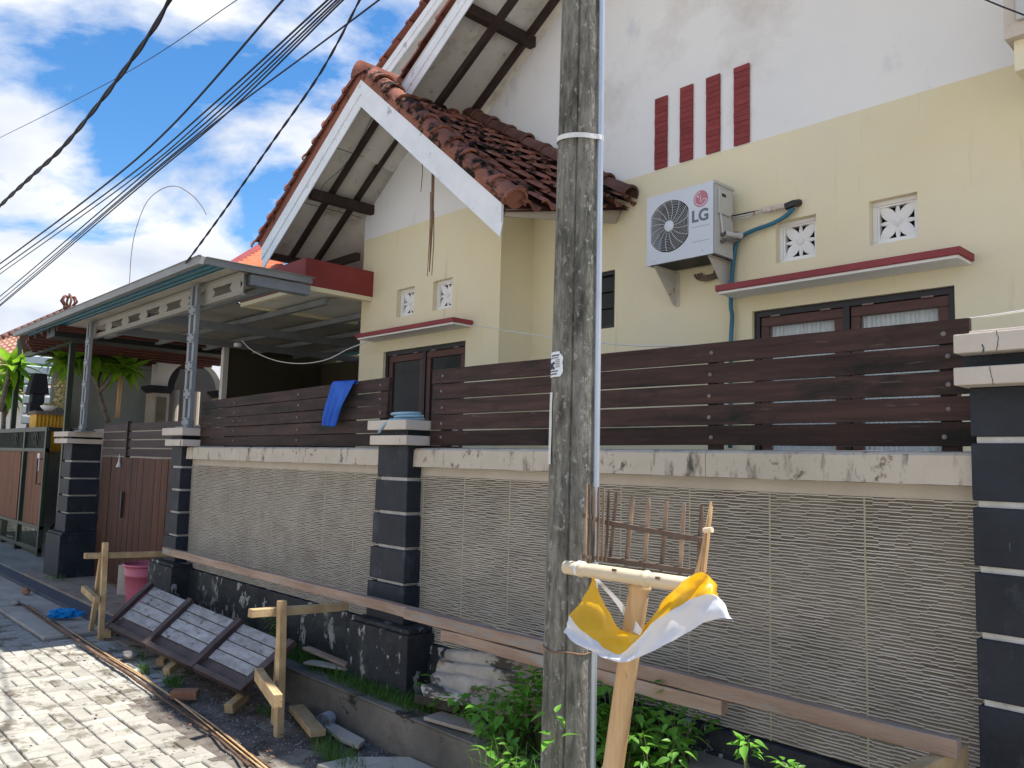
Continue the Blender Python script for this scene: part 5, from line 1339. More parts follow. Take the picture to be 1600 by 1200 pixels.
# ------------------------------------------------------------------ cloth, hose and lines
cl = B()
rows = []
n = 26
prof = [(0.0, 520, 556, 597, 595), (0.12, 520, 552, 606, 606), (0.35, 517, 545, 624, 622), (0.6, 513, 537, 642, 640), (0.85, 511, 533, 658, 656), (1.0, 513, 530, 666, 668)]
for t_, xa, xb, ya, yb in prof:
    r = []
    for i in range(n+1):
        u = i/n; p = at(lerp(xa, xb, u), lerp(ya, yb, u), y=3.175); p.y = 3.168-0.026*abs(math.sin(u*9+t_*1.9+0.8*math.sin(t_*5)))*(0.35+t_)-0.01*t_
        r.append(p)
    rows.append(r)
back_ = [[p+V(0, 0.028+0.03*s_, 0.012*(1-s_)) for p in rows[0]] for s_ in (0.0,)]
tail = [[V(p.x, 3.235, p.z-0.09*k_) for p in rows[0]] for k_ in (1,)]
cl.grid([tail[0]]+back_+rows); o = cl.build('blue_cloth', m_bluecloth, smooth=True, fix=False)
ss = o.modifiers.new('thick', 'SOLIDIFY'); ss.thickness = 0.004; sb = o.modifiers.new('sub', 'SUBSURF'); sb.levels = 1; sb.render_levels = 1
tag(o, 'crumpled blue cloth hung over the top plank of the left fence', 'cloth')
# hose coil on the pillar cap
hb = B(); zc_ = R(0.265)
pts = []
for i in range(60):
    a = i/60*2*math.pi*2.3; r_ = 0.085+0.012*math.sin(i*.31); pts.append(V(-4.40+r_*1.3*math.cos(a)+0.02, 3.17+r_*math.sin(a), zc_+0.006+i*0.0007))
pts = smooth_pts([at(592, 676, y=3.02), at(600, 664, y=3.025), at(612, 655, y=3.05)+V(0, 0, .004)], 4)[:-1]+pts
hb.tube(pts, 0.0085, 7); tag(hb.build('hose', m_hose, smooth=True), 'pale blue hose coiled on the cream cap of the middle pillar', 'hose')

def cable(name, pts, r, m, label, ys, group=None, cat='cable', twist=0, k=6):
    if not isinstance(ys, (list, tuple)): ys = [ys]*len(pts)
    P_ = smooth_pts([at(p[0], p[1], y=y_) for p, y_ in zip(pts, ys)], 8)
    b = B()
    if twist:
        L_ = 0; prev = P_[0]; A_, C_ = [], []
        dense = []
        for i in range(len(P_)-1):
            for q in range(10): dense.append(lerp(P_[i], P_[i+1], q/10))
        for p in dense:
            L_ += (p-prev).length; prev = p; a = L_*twist
            o_ = V(math.cos(a)*0.5, math.cos(a)*0.5, math.sin(a))*r*0.9; A_.append(p+o_); C_.append(p-o_)
        b.tube(A_, r, k); b.tube(C_, r, k)
    else: b.tube(P_, r, k)
    return tag(b.build(name, m, smooth=True), label, cat, group)
GW = 'overhead cables running down the lane'
cable('overhead_cable', [(300, -60), (265, 0), (235, 52), (170, 142), (100, 228), (50, 275), (0, 322), (-60, 385)], 0.0085, m_cable, 'thick twisted black overhead cable crossing the upper left sky', 1.3, GW, twist=13)
cable('overhead_cable', [(430, -40), (370, 0), (190, 118), (0, 215), (-60, 243)], 0.006, m_cable, 'single thin cable crossing under the thick twisted one from the left edge', 4.0, GW)
cable('overhead_cable', [(500, -60), (442, 0), (270, 195), (150, 300), (0, 412), (-60, 455)], 0.008, m_cable, 'leftmost cable of the fan of overhead wires', 2.1, GW)
for i, (xa, xm, ym, yb_, lb) in enumerate(((512, 330, 166, 421, 'second cable of the fan, highest of the dense bundle'), (519, 336, 170, 428, 'third cable of the fan, close under the highest of the bundle'), (526, 345, 171, 463, 'middle cable of the dense bundle of overhead wires'), (531, 352, 172, 470, 'fifth cable of the fan, just below the middle of the bundle'), (536, 358, 174, 478, 'lowest cable of the dense bundle of overhead wires'))):
    cable('overhead_cable', [(xa+50, -44), (xa, 0), (xm, ym), (xm-140, ym+118), (0, yb_), (-60, yb_+44)], (0.0062, 0.005, 0.0058, 0.005, 0.006)[i], m_cable, lb, 2.1+0.05*i, GW)
cable('overhead_cable', [(640, -38), (592, 0), (480, 84), (330, 196), (180, 320), (28, 452), (-40, 510)], 0.006, m_cable, 'rightmost thin cable of the fan, apart from the bundle', 2.6, GW)
cable('service_cable', [(575, -30), (562, 0), (500, 115), (420, 230), (350, 330), (290, 412)], 0.006, m_cable, 'twisted drop cable running down to the carport roof', 2.75, twist=22)
cable('clothes_line', [(738, 508), (760, 511), (800, 518), (862, 527), (960, 538), (1050, 541), (1110, 538)], 0.004, m_whitecable, 'thin white line strung across the yellow bay wall toward the pole', [4.2, 4.1, 3.9, 3.7, 3.4, 3.3, 3.25])
cable('white_wire', [(1497, 500), (1550, 493), (1620, 482)], 0.004, m_whitecable, 'white wire leaving the fence corner to the right', 3.3)
cable('slack_wire', [(378, 532), (395, 548), (430, 563), (470, 568), (510, 562), (545, 545), (575, 534)], 0.006, m_whitecable, 'pale slack wire drooping under the carport roof', [4.2]*7)
cable('thin_wire', [(600, 150), (588, 170), (545, 250), (505, 290), (502, 315)], 0.003, m_cable, 'thin dark wire hanging across the bay gable soffit', 3.92)
cable('thin_wire', [(1530, -5), (1560, 8), (1612, 28)], 0.004, m_cable, 'dark wire across the roof ledge at the top right corner', 4.2)
cable('bamboo_pole_tip', [(202, 452), (205, 400), (212, 360), (228, 318), (250, 297), (275, 291), (300, 305), (315, 322), (322, 335)], 0.008, m_dry, 'thin drooping tip of a tall ceremonial bamboo pole against the clouds', 6.5, cat='bamboo pole')

# ------------------------------------------------------------------ bamboo offering shelf on the pole
bs_ = thing('bamboo_shelf', 'bamboo offering shelf with upright slats tied beside the concrete pole', 'shelf', (-1.5, 1.9, 0.1))
YS = 1.90
def bamboo_tube(pts, r, m, name, nodes=(), parent=None, k=14, r2=None):
    b = B()
    P_ = [Vector(p) for p in pts]; n = 90; Q = []
    for i in range(n+1):
        t = i/n*(len(P_)-1); a = min(int(t), len(P_)-2); Q.append(lerp(P_[a], P_[a+1], t-a))
    def rad(t):
        rr = r if r2 is None else lerp(r, r2, t)
        for nd in nodes: rr += 0.0045*math.exp(-((t-nd)/0.012)**2)-0.002*math.exp(-((t-nd-.03)/0.012)**2)
        return rr
    b.tube(Q, rad, k)
    return b.build(name, m, parent, smooth=True)
bamboo_tube([at(1001, 905, y=YS+0.045), at(985, 1010, y=YS+0.045), at(958, 1200, y=YS+0.045), at(952, 1240, y=YS+0.045)], 0.031, m_bamboo, 'post', (0.70, 0.04), bs_)
bamboo_tube([at(884, 886, y=YS), at(1000, 903, y=YS), at(1112, 920, y=YS)], 0.021, m_bambooh, 'crossbar', (0.12, 0.55, 0.86), bs_)
# inner node ring and cut end
e0 = at(882, 885.5, y=YS); dirx = (at(1000, 903, y=YS)-e0).normalized()
# rails of the basket: back row 0.16 m behind, left row runs back from the bar
YBk = YS+0.20
def slat(pa, pb, y0, y1, w, m=m_slat):
    a = at(pa[0], pa[1], y=y0); b_ = at(pb[0], pb[1], y=y1)
    bb = B(); n = 8; rows = []
    for i in range(n+1):
        p = lerp(a, b_, i/n)+V(noise.noise(V(i*.5, pa[0], 0))*.0015, 0, 0); ww = w*(1-0.12*abs(i/n-.5))
        if i == n: ww *= 0.7
        rows.append([p+V(-ww/2, 0, 0), p+V(0, -0.003, 0), p+V(ww/2, 0, 0), p+V(ww/2, 0.005, 0), p+V(-ww/2, 0.005, 0), p+V(-ww/2, 0, 0)])
    bb.grid(rows); bb.build('slat', m, bs_)
back_sl = [(954, 880, 950, 766, 0.010), (964, 882, 958, 768, 0.010), (955, 879, 965, 768, 0.008), (984, 886, 989, 775, 0.016), (1009, 888, 1014, 779, 0.015), (1036, 892, 1041, 782, 0.015), (1062, 895, 1068, 786, 0.015), (1087, 899, 1096, 788, 0.014)]
for (xa, ya, xb, yb_, w) in [(952, 878, 963, 768, .013), (978, 884, 988, 774, .016), (1006, 888, 1013, 778, .015), (1033, 892, 1041, 782, .015), (1062, 897, 1068, 786, .014), (1090, 900, 1096, 790, .014)]:
    slat((xa, ya), (xb, yb_), YBk, YBk, w)
for i, (xa, xb, yt) in enumerate(((913, 915.5, 755), (919, 920.5, 757), (926, 928, 760), (933, 935, 761), (939.5, 943, 763), (945.5, 951, 766))):
    y_ = lerp(YS+0.02, YBk-0.03, i/5); slat((xa, 880-i*0.6), (xb, yt), y_, y_, 0.009)
for (za, zb_) in ((815, 846), (873, 897)):
    b = B(); b.bar(at(940, za, y=YBk-0.01), at(1108, zb_, y=YBk-0.01), 0.012, 0.016)
    b.bar(at(912, za-10 if za < 850 else za-3, y=YS+0.01), at(940, za, y=YBk-0.01), 0.010, 0.012); b.build('rail', m_slatdark, bs_)
for (xa, ya, xb, yb_) in ((1090, 900, 1110, 784), (1095, 900, 1108, 800), (1086, 898, 1106, 830), (1100, 895, 1111, 790)):
    slat((xa, ya), (xb, yb_), YS+0.05, YS+0.10, 0.008, m_bamboo)
B().tube([at(1100, 829, y=YS+0.06), at(1113, 828, y=YS+0.06)], 0.008, 8).build('peg', m_bambooh, bs_)
for (xa, w_) in ((905, .012),):
    p = at(xa, 888, y=YS); b = B(); b.tube([p+V(-0.003, 0, 0)+V(0, 0, 0), p+V(0.006, 0, -0.001)], 0.0235, 14, cap=False); b.build('binding', m_paper, bs_)
for xa in (960, 1028): p = at(xa, 891+(xa-960)*.18, y=YS-0.021); B().box(p.x-0.006, p.x+0.006, YS-0.026, YS-0.018, p.z-0.003, p.z+0.004).build('peg', m_slatdark, bs_)

# yellow and white sash
cols = [((925, 902), (888, 962), (880, 988), 0.0, 0.0, -0.01), ((934, 922), (903, 978), (896, 1002), 0.01, -.02, -.03), ((946, 947), (922, 996), (915, 1014), .01, -.03, -.05),
        ((962, 972), (942, 1012), (938, 1026), .005, -.04, -.06), ((980, 988), (962, 1022), (962, 1034), -.005, -.05, -.07), ((1000, 992), (980, 1016), (984, 1033), -.01, -.06, -.07),
        ((1012, 972), (996, 998), (1004, 1024), -.015, -.06, -.07), ((1030, 945), (1018, 976), (1030, 1013), -.01, -.06, -.06), ((1052, 922), (1045, 956), (1060, 996), -.02, -.05, -.05),
        ((1075, 904), (1072, 940), (1090, 978), -.03, -.05, -.045), ((1094, 894), (1098, 930), (1117, 968), -.02, -.04, -.04), ((1104, 900), (1116, 928), (1143, 966), 0.0, -.02, -.03), ((1108, 906), (1121, 934), (1146, 972), .03, .02, .0)]
def interp(cs_, u):
    n = len(cs_)-1; t = u*n; i = min(int(t), n-1); f = t-i
    a, b_, c, d = cs_[max(i-1, 0)], cs_[i], cs_[i+1], cs_[min(i+2, n)]
    return 0.5*((2*b_)+(c-a)*f+(2*a-5*b_+4*c-d)*f*f+(3*b_-a-3*c+d)*f**3)
r0 = [at(c[0][0], c[0][1], y=YS-0.03+c[3]) for c in cols]; r1 = [at(c[1][0], c[1][1], y=YS-0.03+c[4]) for c in cols]; r2 = [at(c[2][0], c[2][1], y=YS-0.03+c[5]) for c in cols]
def cloth_rows(ra, rb_, n0, seed, bow):
    rows = []; nu = 96
    for j in range(n0+1):
        v = j/n0; r = []
        for i in range(nu+1):
            u = i/nu; p = lerp(interp(ra, u), interp(rb_, u), v)
            p.y += bow*math.sin(v*math.pi)+0.0055*math.sin(u*38+v*7+seed+2*noise.noise(V(u*5, v, 3)))*(1-abs(2*u-1)*.4)+0.010*noise.noise(V(u*6, v*2.2+seed, 0))+0.0035*noise.noise(V(u*26, v*4, seed))
            p.z += 0.003*noise.noise(V(u*16, v*3, seed))
            r.append(p)
        rows.append(r)
    return rows
ra_ = cloth_rows(r0, r1, 12, 0, 0.02)
fl = B().grid(ra_).build('sash', m_flagy, smooth=True, fix=False)
tag(fl, 'yellow and white satin sash draped in a swag under the bamboo shelf', 'cloth')
rb2 = cloth_rows(r1, r2, 6, 0, 0.006); rb2[0] = [p.copy() for p in ra_[-1]]
B().grid(rb2).build('white_border', m_flagw, fl, smooth=True, fix=False)
WO['sash'] = fl.location.copy()
# knot at the bar and the white lining seen behind
kn = B(); rows = []
for j in range(5):
    rows.append([lerp(lerp(at(930, 900, y=YS+.02), at(1012, 1000, y=YS+.0), u/10), lerp(at(926, 903, y=YS+.01), at(985, 985, y=YS+.02), u/10), j/4)+V(0, 0.02*math.sin(u*.3), 0) for u in range(11)])
kn.grid(rows).build('lining', m_flagw, fl, smooth=True, fix=False)

# ------------------------------------------------------------------ plants
def leaf_mesh(m, name, L_, W_, seed, droop=0.25, fold=0.25):
    b = B(); n = 6; rows = []
    for i in range(n+1):
        t = i/n; w = W_*math.sin(math.pi*t**0.75)*(1-0.25*t) if 0 < t < 1 else 0.0006
        z = -droop*L_*t*t
        rows.append([V(-w, L_*t, z+fold*w), V(-w*.5, L_*t, z+fold*w*.35), V(0, L_*t, z), V(w*.5, L_*t, z+fold*w*.35), V(w, L_*t, z+fold*w)])
    b.grid(rows); return b.mesh(name, m, smooth=True, fix=False)
LM = [leaf_mesh(m_leaf, 'leaf', 0.062, 0.017, i, 0.15+0.2*i/3, 0.3) for i in range(4)]
def weed(c, h, nst, spread, label, lsz=1.0, seed=0, group='leafy weeds growing around the pole and kerb', maxleaf=60):
    rg = random.Random(seed); t = thing('weed', label, 'plant', c, group); st = B(); cnt = 0
    for s_ in range(nst):
        az = rg.uniform(0, 6.28); ln = h*rg.uniform(0.6, 1.05); out = spread*rg.uniform(0.2, 1)
        pts = [Vector(c)+V(math.cos(az)*out*0.15, math.sin(az)*out*.15, 0)]
        for q in range(1, 6):
            f = q/5; pts.append(Vector(c)+V(math.cos(az)*out*(0.15+0.85*f**1.3), math.sin(az)*out*(0.15+.85*f**1.3), ln*(1-(1-f)**1.6)))
        for p in pts: p.y = min(p.y, 3.10)
        st.tube(pts, 0.0022, 4, r2=0.001)
        for q in range(2, 6):
            if cnt >= maxleaf: break
            base = pts[q]; a0 = rg.uniform(0, 6.28)
            for kf in range(3):
                if cnt >= maxleaf: break
                a = a0+kf*2.09+rg.uniform(-.25, .25); pet = 0.018*lsz
                p = base+V(math.cos(a), math.sin(a), 0.15)*pet
                sc = lsz*rg.uniform(0.65, 1.2)*(0.75+0.35*(q-2)/3 if q < 5 else 0.8)
                ob = inst(rg.choice(LM), 'leaf', p, t, (rg.uniform(-0.45, 0.55), rg.uniform(-.35, .35), a-math.pi/2), (sc, sc, sc)); cnt += 1
    st.build('stems', m_stem, t, fix=False)
    return t
def wd(px, py, z, *a, **k):
    p = at(px, py, z=z); p.y = min(p.y, 3.0); return weed((p.x, p.y, z), *a, **k)
wd(770, 1190, 0.18, 0.36, 9, 0.20, 'bushy green weed on the kerb left of the concrete pole, nearest the grey board', 1.35, 1, maxleaf=75)
wd(812, 1215, 0.10, 0.48, 9, 0.20, 'tall bushy weed pressed against the left side of the concrete pole', 1.35, 2, maxleaf=75)
wd(800, 1240, 0.10, 0.30, 8, 0.22, 'weed at the bottom edge of the photo left of the pole foot', 1.3, 15, maxleaf=60)
wd(905, 1200, 0.10, 0.62, 8, 0.14, 'tall leafy weed between the pole and the bamboo post', 1.2, 3, maxleaf=70)
wd(930, 1240, 0.06, 0.52, 9, 0.22, 'broad leaved weed in front of the foot of the bamboo post', 1.35, 4, maxleaf=75)
wd(1010, 1215, 0.10, 0.60, 9, 0.24, 'green weed just right of the bamboo post against the dark plinth', 1.3, 5, maxleaf=75)
wd(1070, 1225, 0.10, 0.60, 9, 0.22, 'bushy weed at the left end of the mossy concrete slab', 1.35, 6, maxleaf=75)
wd(1010, 1270, 0.05, 0.46, 9, 0.26, 'dense weed at the bottom edge of the photo right of the bamboo post', 1.35, 16, maxleaf=75)
pw = at(885, 1120, y=1.93)
wd(740, 1150, 0.22, 0.22, 8, 0.20, 'low weed spilling over the kerb edge at the left end of the clump', 1.2, 21, maxleaf=60)
wd(970, 1205, 0.1, 0.52, 9, 0.22, 'weed behind the bamboo post base, deep in the clump', 1.3, 22, maxleaf=75)
wd(1045, 1240, 0.08, 0.50, 10, 0.24, 'bright weed in front of the left corner of the mossy slab', 1.35, 23, maxleaf=80)
wd(1100, 1240, 0.2, 0.42, 8, 0.20, 'low leafy weed overlapping the face of the mossy slab', 1.25, 24, maxleaf=65)
wd(905, 1240, 0.10, 0.40, 9, 0.18, 'weed at the bottom edge just right of the pole foot', 1.3, 25, maxleaf=75)
wd(985, 1225, 0.05, 0.36, 9, 0.16, 'weed whose leaves cross in front of the bamboo post base', 1.3, 31, maxleaf=70)
wd(1085, 1195, 0.2, 0.50, 8, 0.18, 'tall weed behind the left end of the mossy slab', 1.3, 32, maxleaf=70)
wd(850, 1180, 0.15, 0.36, 7, 0.16, 'weed tucked against the left rear of the pole', 1.2, 33, maxleaf=50)
wd(1090, 1215, 0.30, 0.44, 10, 0.24, 'spreading weed at the slab corner, rightmost of the dense clump', 1.35, 41, maxleaf=80)
wd(1035, 1195, 0.25, 0.46, 9, 0.22, 'weed with large leaves midway between the bamboo post and the slab', 1.45, 42, maxleaf=75)
wd(940, 1200, 0.18, 0.42, 8, 0.18, 'weed directly left of the bamboo post', 1.35, 43, maxleaf=70)
weed((pw.x, 1.93, 0.0), pw.z, 4, 0.09, 'slender weed with bright leaves in front of the pole foot', 1.25, 7, maxleaf=45)
weed(at(1165, 1205, y=2.35), 0.09, 3, 0.06, 'small seedling with pale green leaves on the concrete slab', 0.9, 8, maxleaf=22)
weed(at(1232, 1212, y=2.35), 0.045, 3, 0.06, 'tiny seedling right of the larger one on the slab', 0.9, 9, maxleaf=16)
weed((-3.72, 3.03, 0.19), 0.24, 9, 0.20, 'round-leaved weed in the corner beside the middle pillar plinth', 1.25, 10, maxleaf=65)
weed((-2.65, 2.62, 0.22), 0.20, 6, 0.18, 'low weed behind the kerb left of the pole near the grey board', 1.0, 11, maxleaf=40)
weed((-1.95, 2.62, 0.18), 0.48, 5, 0.12, 'weed rising behind the pole next to the conduit', 1.0, 12, maxleaf=40)
weed((-5.85, 3.08, 0.19), 0.30, 7, 0.15, 'thin climbing weed against the peeling black plinth behind the panel', 0.8, 13, maxleaf=45)
weed((-0.60, 2.95, 0.15), 0.10, 2, 0.05, 'tiny sprout at the foot of the tall right pillar', 0.9, 14, maxleaf=8) if False else None
# grass: many blades
def grass(spots_, n, h, label=None, name='grass', spread=0.12):
    b = B()
    for (x, y, z, r_, k_) in spots_:
        for _ in range(int(n*k_)):
            a = U(0, 6.28); rr = r_*math.sqrt(random.random()); bx_, by_ = x+rr*math.cos(a)*1.8, y+rr*math.sin(a)*0.7
            by_ = min(by_, 3.15)
            hh = h*U(0.35, 1.1); d = V(U(-1, 1), U(-1, 1), 0)*hh*0.55; w = U(0.0012, 0.0026)
            p0, p1, p2 = V(bx_, by_, z), V(bx_, by_, z)+d*0.35+V(0, 0, hh*.6), V(bx_, by_, z)+d+V(0, 0, hh*U(.7, 1.0))
            s_ = V(d.y, -d.x, 0).normalized()*w
            q_ = len(b.v); b.v += [p0-s_, p0+s_, p1+s_*.8, p1-s_*.8, p2]; b.f += [(q_, q_+1, q_+2, q_+3), (q_+3, q_+2, q_+4)]
    o = b.build(name, m_grass, fix=False); kind(o, 'stuff'); return o
grass([(-6.6, 3.07, .19, .16, 1.4), (-6.1, 3.08, .19, .20, 1.4), (-5.6, 3.08, .19, .22, 1.4), (-5.2, 3.05, .19, .2, 1), (-4.95, 3.02, .19, .2, 1.0), (-4.55, 2.98, .19, .17, 2.2), (-4.25, 2.97, .19, .15, 2.2), (-4.0, 2.98, .19, .15, 1.6), (-3.1, 2.98, .19, .15, .9), (-2.7, 2.9, .19, .2, 1.2)], 430, 0.13)
grass([(-4.1, 2.55, 0, .12, 1.2), (-3.9, 2.5, 0, .1, 1.0), (-4.35, 2.62, 0, .08, .5), (-6.05, 2.40, 0, .07, .9), (-6.5, 2.36, 0, .05, .5), (-7.0, 2.5, 0, .07, .3), (-3.3, 2.5, 0, .2, 1.4), (-2.9, 2.45, 0, .2, 1.6), (-3.6, 2.3, 0, .12, .6), (-5.0, 2.6, 0, .06, .4), (-11.3, 2.95, .07, .15, .5)], 170, 0.10)
grass([(-2.55, 2.5, .2, .16, 1.0), (-2.35, 2.35, 0.1, .12, 1.0)], 90, 0.30)

# ------------------------------------------------------------------ behind the gates
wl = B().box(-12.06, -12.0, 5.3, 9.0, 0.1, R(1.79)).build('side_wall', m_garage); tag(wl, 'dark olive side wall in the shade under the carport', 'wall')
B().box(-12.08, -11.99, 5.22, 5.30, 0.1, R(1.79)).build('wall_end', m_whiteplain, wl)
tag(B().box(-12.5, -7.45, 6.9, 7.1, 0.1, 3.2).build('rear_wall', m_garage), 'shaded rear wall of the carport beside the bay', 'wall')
lw = B().box(-12.0, -11.2, 4.6, 4.75, 0.05, R(0.42)); tag(lw.build('low_wall', m_cap, bevel=0.01), 'low cream wall behind the brown plank gate', 'wall')
b = B().box(-15.2, -11.2, 4.4, 4.6, 0.05, R(0.40)); tag(b.build('garden_wall', m_plaster, bevel=0.01), 'beige garden wall top running behind the gates', 'wall')
# porch with an arch, facing the camera side (+x)
ph = thing('arched_porch', 'pale neighbouring porch with a round arch and black pillar capitals', 'porch', (-15.0, 5.8, 0.05))
b = B(); yc, zc2, rr = 6.02, R(1.22), 0.50; X = -15.0
ys0, ys1, zt2 = 5.33, 6.9, R(1.95)
n = 24; ring = [V(X, yc+rr*math.cos(math.pi*i/n), zc2+rr*math.sin(math.pi*i/n)) for i in range(n+1)]
for i in range(n):
    a, c = ring[i], ring[i+1]; b.quad(a, V(X, a.y, zt2), V(X, c.y, zt2), c); b.quad(a, c, c-V(0.25, 0, 0), a-V(0.25, 0, 0))
b.quad((X, ys0, zc2), (X, yc-rr, zc2), (X, yc-rr, zt2), (X, ys0, zt2)).quad((X, yc+rr, zc2), (X, ys1, zc2), (X, ys1, zt2), (X, yc+rr, zt2))
b.quad((X, ys0, zc2), (X-.3, ys0, zc2), (X-.3, ys0, zt2), (X, ys0, zt2))
b.build('arch_wall', m_whiteplain, ph, fix=False)
for (y0, y1) in ((5.28, 5.56), (6.50, 6.85)):
    c_ = B().box(X-0.35, X+0.02, y0, y1, 0.05, zc2-0.13).build('column', m_plaster, ph)
    B().box(X-0.40, X+0.09, y0-0.08, y1+0.05, zc2-0.06, zc2).box(X-0.38, X+0.06, y0-0.05, y1+0.03, zc2-0.10, zc2-0.06).box(X-0.36, X+0.04, y0-0.02, y1+0.01, zc2-0.13, zc2-0.10).build('capital', m_black, c_)
    B().box(X+0.021, X+0.028, y0+0.06, y1-0.05, 0.5, zc2-0.2).build('column_panel', mat('brown_stone_panel', (0.14, 0.12, 0.09), (0.20, 0.17, 0.13), 6, 0.9), c_)
for k_ in range(4): B().tube([(X-0.7, 5.75+k_*0.2, 0.1), (X-0.7, 5.75+k_*.2, zc2)], 0.06, 10).build('baluster', m_plaster, ph)
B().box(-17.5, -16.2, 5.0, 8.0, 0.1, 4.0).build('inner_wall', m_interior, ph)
b = B().box(-16.1, -16.0, 3.9, 5.75, 0.05, R(1.62)).box(-16.12, -15.98, 3.9, 5.75, R(1.62), R(1.64)).box(-16.08, -16.0, 3.9, 5.75, R(1.64), R(2.2))
tag(b.build('neighbour_wall', m_greywall), 'grey green rendered wall behind the frangipani trees', 'wall')
b = B(); b.tube([at(183, 653, x=-14.6), at(186, 620, x=-14.6), at(189, 585, x=-14.6)], 0.035, 8); tag(b.build('bamboo_cane', m_bamboo, smooth=True), 'upright yellow bamboo cane in front of the grey green wall', 'bamboo pole')
# silver louvred shutter, white house and its tiled roof
sh = thing('shutter', 'silver grey ribbed metal shutter between the black posts', 'shutter', (-17.5, 4.3, 0.5))
for i in range(7):
    z0 = R(0.50)+i*0.19; B().box(-17.52, -17.45, 3.78, 4.55, z0, z0+0.165).build('slat', m_shutter, sh, bevel=0.02)
nh = thing('neighbour_house', 'white neighbouring house with brown tiled roof and crown ornament', 'house', (-22, 3.5, 0))
nw = B().box(-22.4, -22.0, 0.9, 7.0, 0.0, R(1.15)).build('wall', m_whiteplain, nh)
for (y0, y1) in ((3.35, 3.72), (2.8, 3.2)):
    w_ = B().box(-22.0, -21.96, y0, y1, R(-0.1), R(0.75)).build('window', m_shutter, nh)
    B().box(-21.958, -21.95, y0+0.03, y1-0.03, R(-0.05), R(0.70)).build('pane', m_darkglass, w_)
ra, rb_ = at(-30, 545, x=-22.6), at(112, 484, x=-22.6)
ea, eb_ = V(-20.9, 2.3, R(1.20)), V(-20.9, 6.0, R(1.28))
rw = []
rt = B(); nrow = 15
for j in range(nrow):
    v0, v1 = j/nrow, (j+1)/nrow
    a0, b0, a1_, b1 = lerp(ra, ea, v0), lerp(rb_, eb_, v0), lerp(ra, ea, v1), lerp(rb_, eb_, v1)
    rr_ = []
    for (p, q, up_) in ((a0, b0, 0.0), (a1_, b1, 0.045)):
        rr_.append([lerp(p, q, i/120)+V(0, 0, up_+0.018*math.sin(i/120*2*math.pi*22)) for i in range(121)])
    rt.grid(rr_); rt.grid([rr_[1], [p-V(0, 0, 0.045) for p in rr_[1]]])
rt.build('roof', mat('pale_weathered_tile', (0.34, 0.17, 0.12), (0.46, 0.27, 0.20), 2.5, 0.9, 0.3, 30, stain=((0.20, 0.18, 0.15), 3, 0.55, 0.1, (1, 1, 1))), nh, smooth=False, fix=False)
rdg = B()
for i in range(14):
    p = lerp(ra, rb_, i/14); q = lerp(ra, rb_, (i+1)/14); rdg.tube([p+V(0, 0, .04), q+V(0, 0, .02)], 0.085, 8, r2=0.105)
rdg.build('ridge_tiles', m_terra3, nh, smooth=True)
cr_ = thing('crown_ornament', 'rusty crown shaped ornament on the far roof ridge', 'ornament', at(107, 481, x=-22.6)); cb = at(107, 483, x=-22.6)
b = B(); b.tube([cb, cb+V(0, 0, .08)], 0.13, 12)
for k_ in range(6):
    a = k_*math.pi/3; b.tube([cb+V(0.10*math.cos(a), .10*math.sin(a), .08), cb+V(0.19*math.cos(a), .19*math.sin(a), .20), cb+V(0.13*math.cos(a), .13*math.sin(a), .32), cb+V(0.01, 0, .30)], 0.028, 6)
b.tube([cb+V(0, 0, .28), cb+V(0, 0, .40)], 0.03, 6)
b.build('crown', m_terra3, cr_, smooth=True)
# shrine table with gold cloth
tb_ = thing('offering_table', 'offering table wrapped in gold cloth behind the green gate', 'table', at(80, 665, x=-15.6))
ya, yb2 = at(56, 650, x=-15.6).y, at(104, 650, x=-15.6).y
b = B(); rows = []
for z in (R(0.0), R(0.3), R(0.62)):
    rows.append([V(-15.6+0.02*math.sin(i*1.3)+0.0, lerp(ya, yb2, i/40), z) for i in range(41)])
    rows[-1] = [V(-16.0, ya, z)]+rows[-1]+[V(-16.0, yb2, z)]
b.grid(rows); b.build('gold_cloth', m_gold, tb_, smooth=True, fix=False)
B().box(-16.05, -15.55, ya-0.02, yb2+0.02, R(0.62), R(0.68)).build('table_top', m_bark, tb_)
b = B(); c = V(-15.7, lerp(ya, yb2, .45), R(0.68)); b.lathe(c, [(0, 0), (0.06, 0.0), (0.13, 0.08), (0.13, 0.10), (0, 0.09)], 14); tag(b.build('bowl', m_whiteplain, smooth=True), 'white bowl of yellow petals on the gold clothed table', 'bowl')
b = B()
for _ in range(60): 
    a = U(0, 6.28); r_ = U(0, .11); p = c+V(r_*math.cos(a), r_*math.sin(a), .10+U(0, .04)); b.quad(p, p+V(.02, 0, .01), p+V(.02, .02, .012), p+V(0, .02, .0))
fo_ = b.build('petals', m_flower, fix=False); tag(fo_, 'heap of yellow petals in the white bowl', 'flowers'); kind(fo_, 'stuff')
b = B(); c = V(-15.75, lerp(ya, yb2, .80), R(0.7))
for _ in range(150):
    p = c+V(U(-.12, .12), U(-.10, .12), U(0, .55)); s_ = U(.02, .035); b.quad(p, p+V(U(-1, 1)*s_, s_, U(-1, 1)*s_), p+V(U(-1, 1)*s_, s_, s_), p+V(0, -s_*.3, s_))
fo_ = b.build('flower_spray', m_flower, fix=False); tag(fo_, 'tall spray of cream and yellow flowers on the offering table', 'flowers'); kind(fo_, 'stuff')
b = B(); c = V(-16.2, lerp(ya, yb2, .28), R(0.66)); b.box(c.x-.12, c.x+.12, c.y-.13, c.y+.13, c.z, c.z+.18); b.box(c.x-.10, c.x+.10, c.y-.10, c.y+.10, c.z+.18, c.z+.34); b.prism([V(c.x-.14, c.y-.16, c.z+.34), V(c.x-.14, c.y+.16, c.z+.34), V(c.x-.14, c.y+.10, c.z+.70), V(c.x-.14, c.y-.10, c.z+.70)], (.26, 0, 0))
tag(b.build('stone_shrine', m_black, bevel=0.01), 'small black stone shrine behind the gold table', 'shrine')
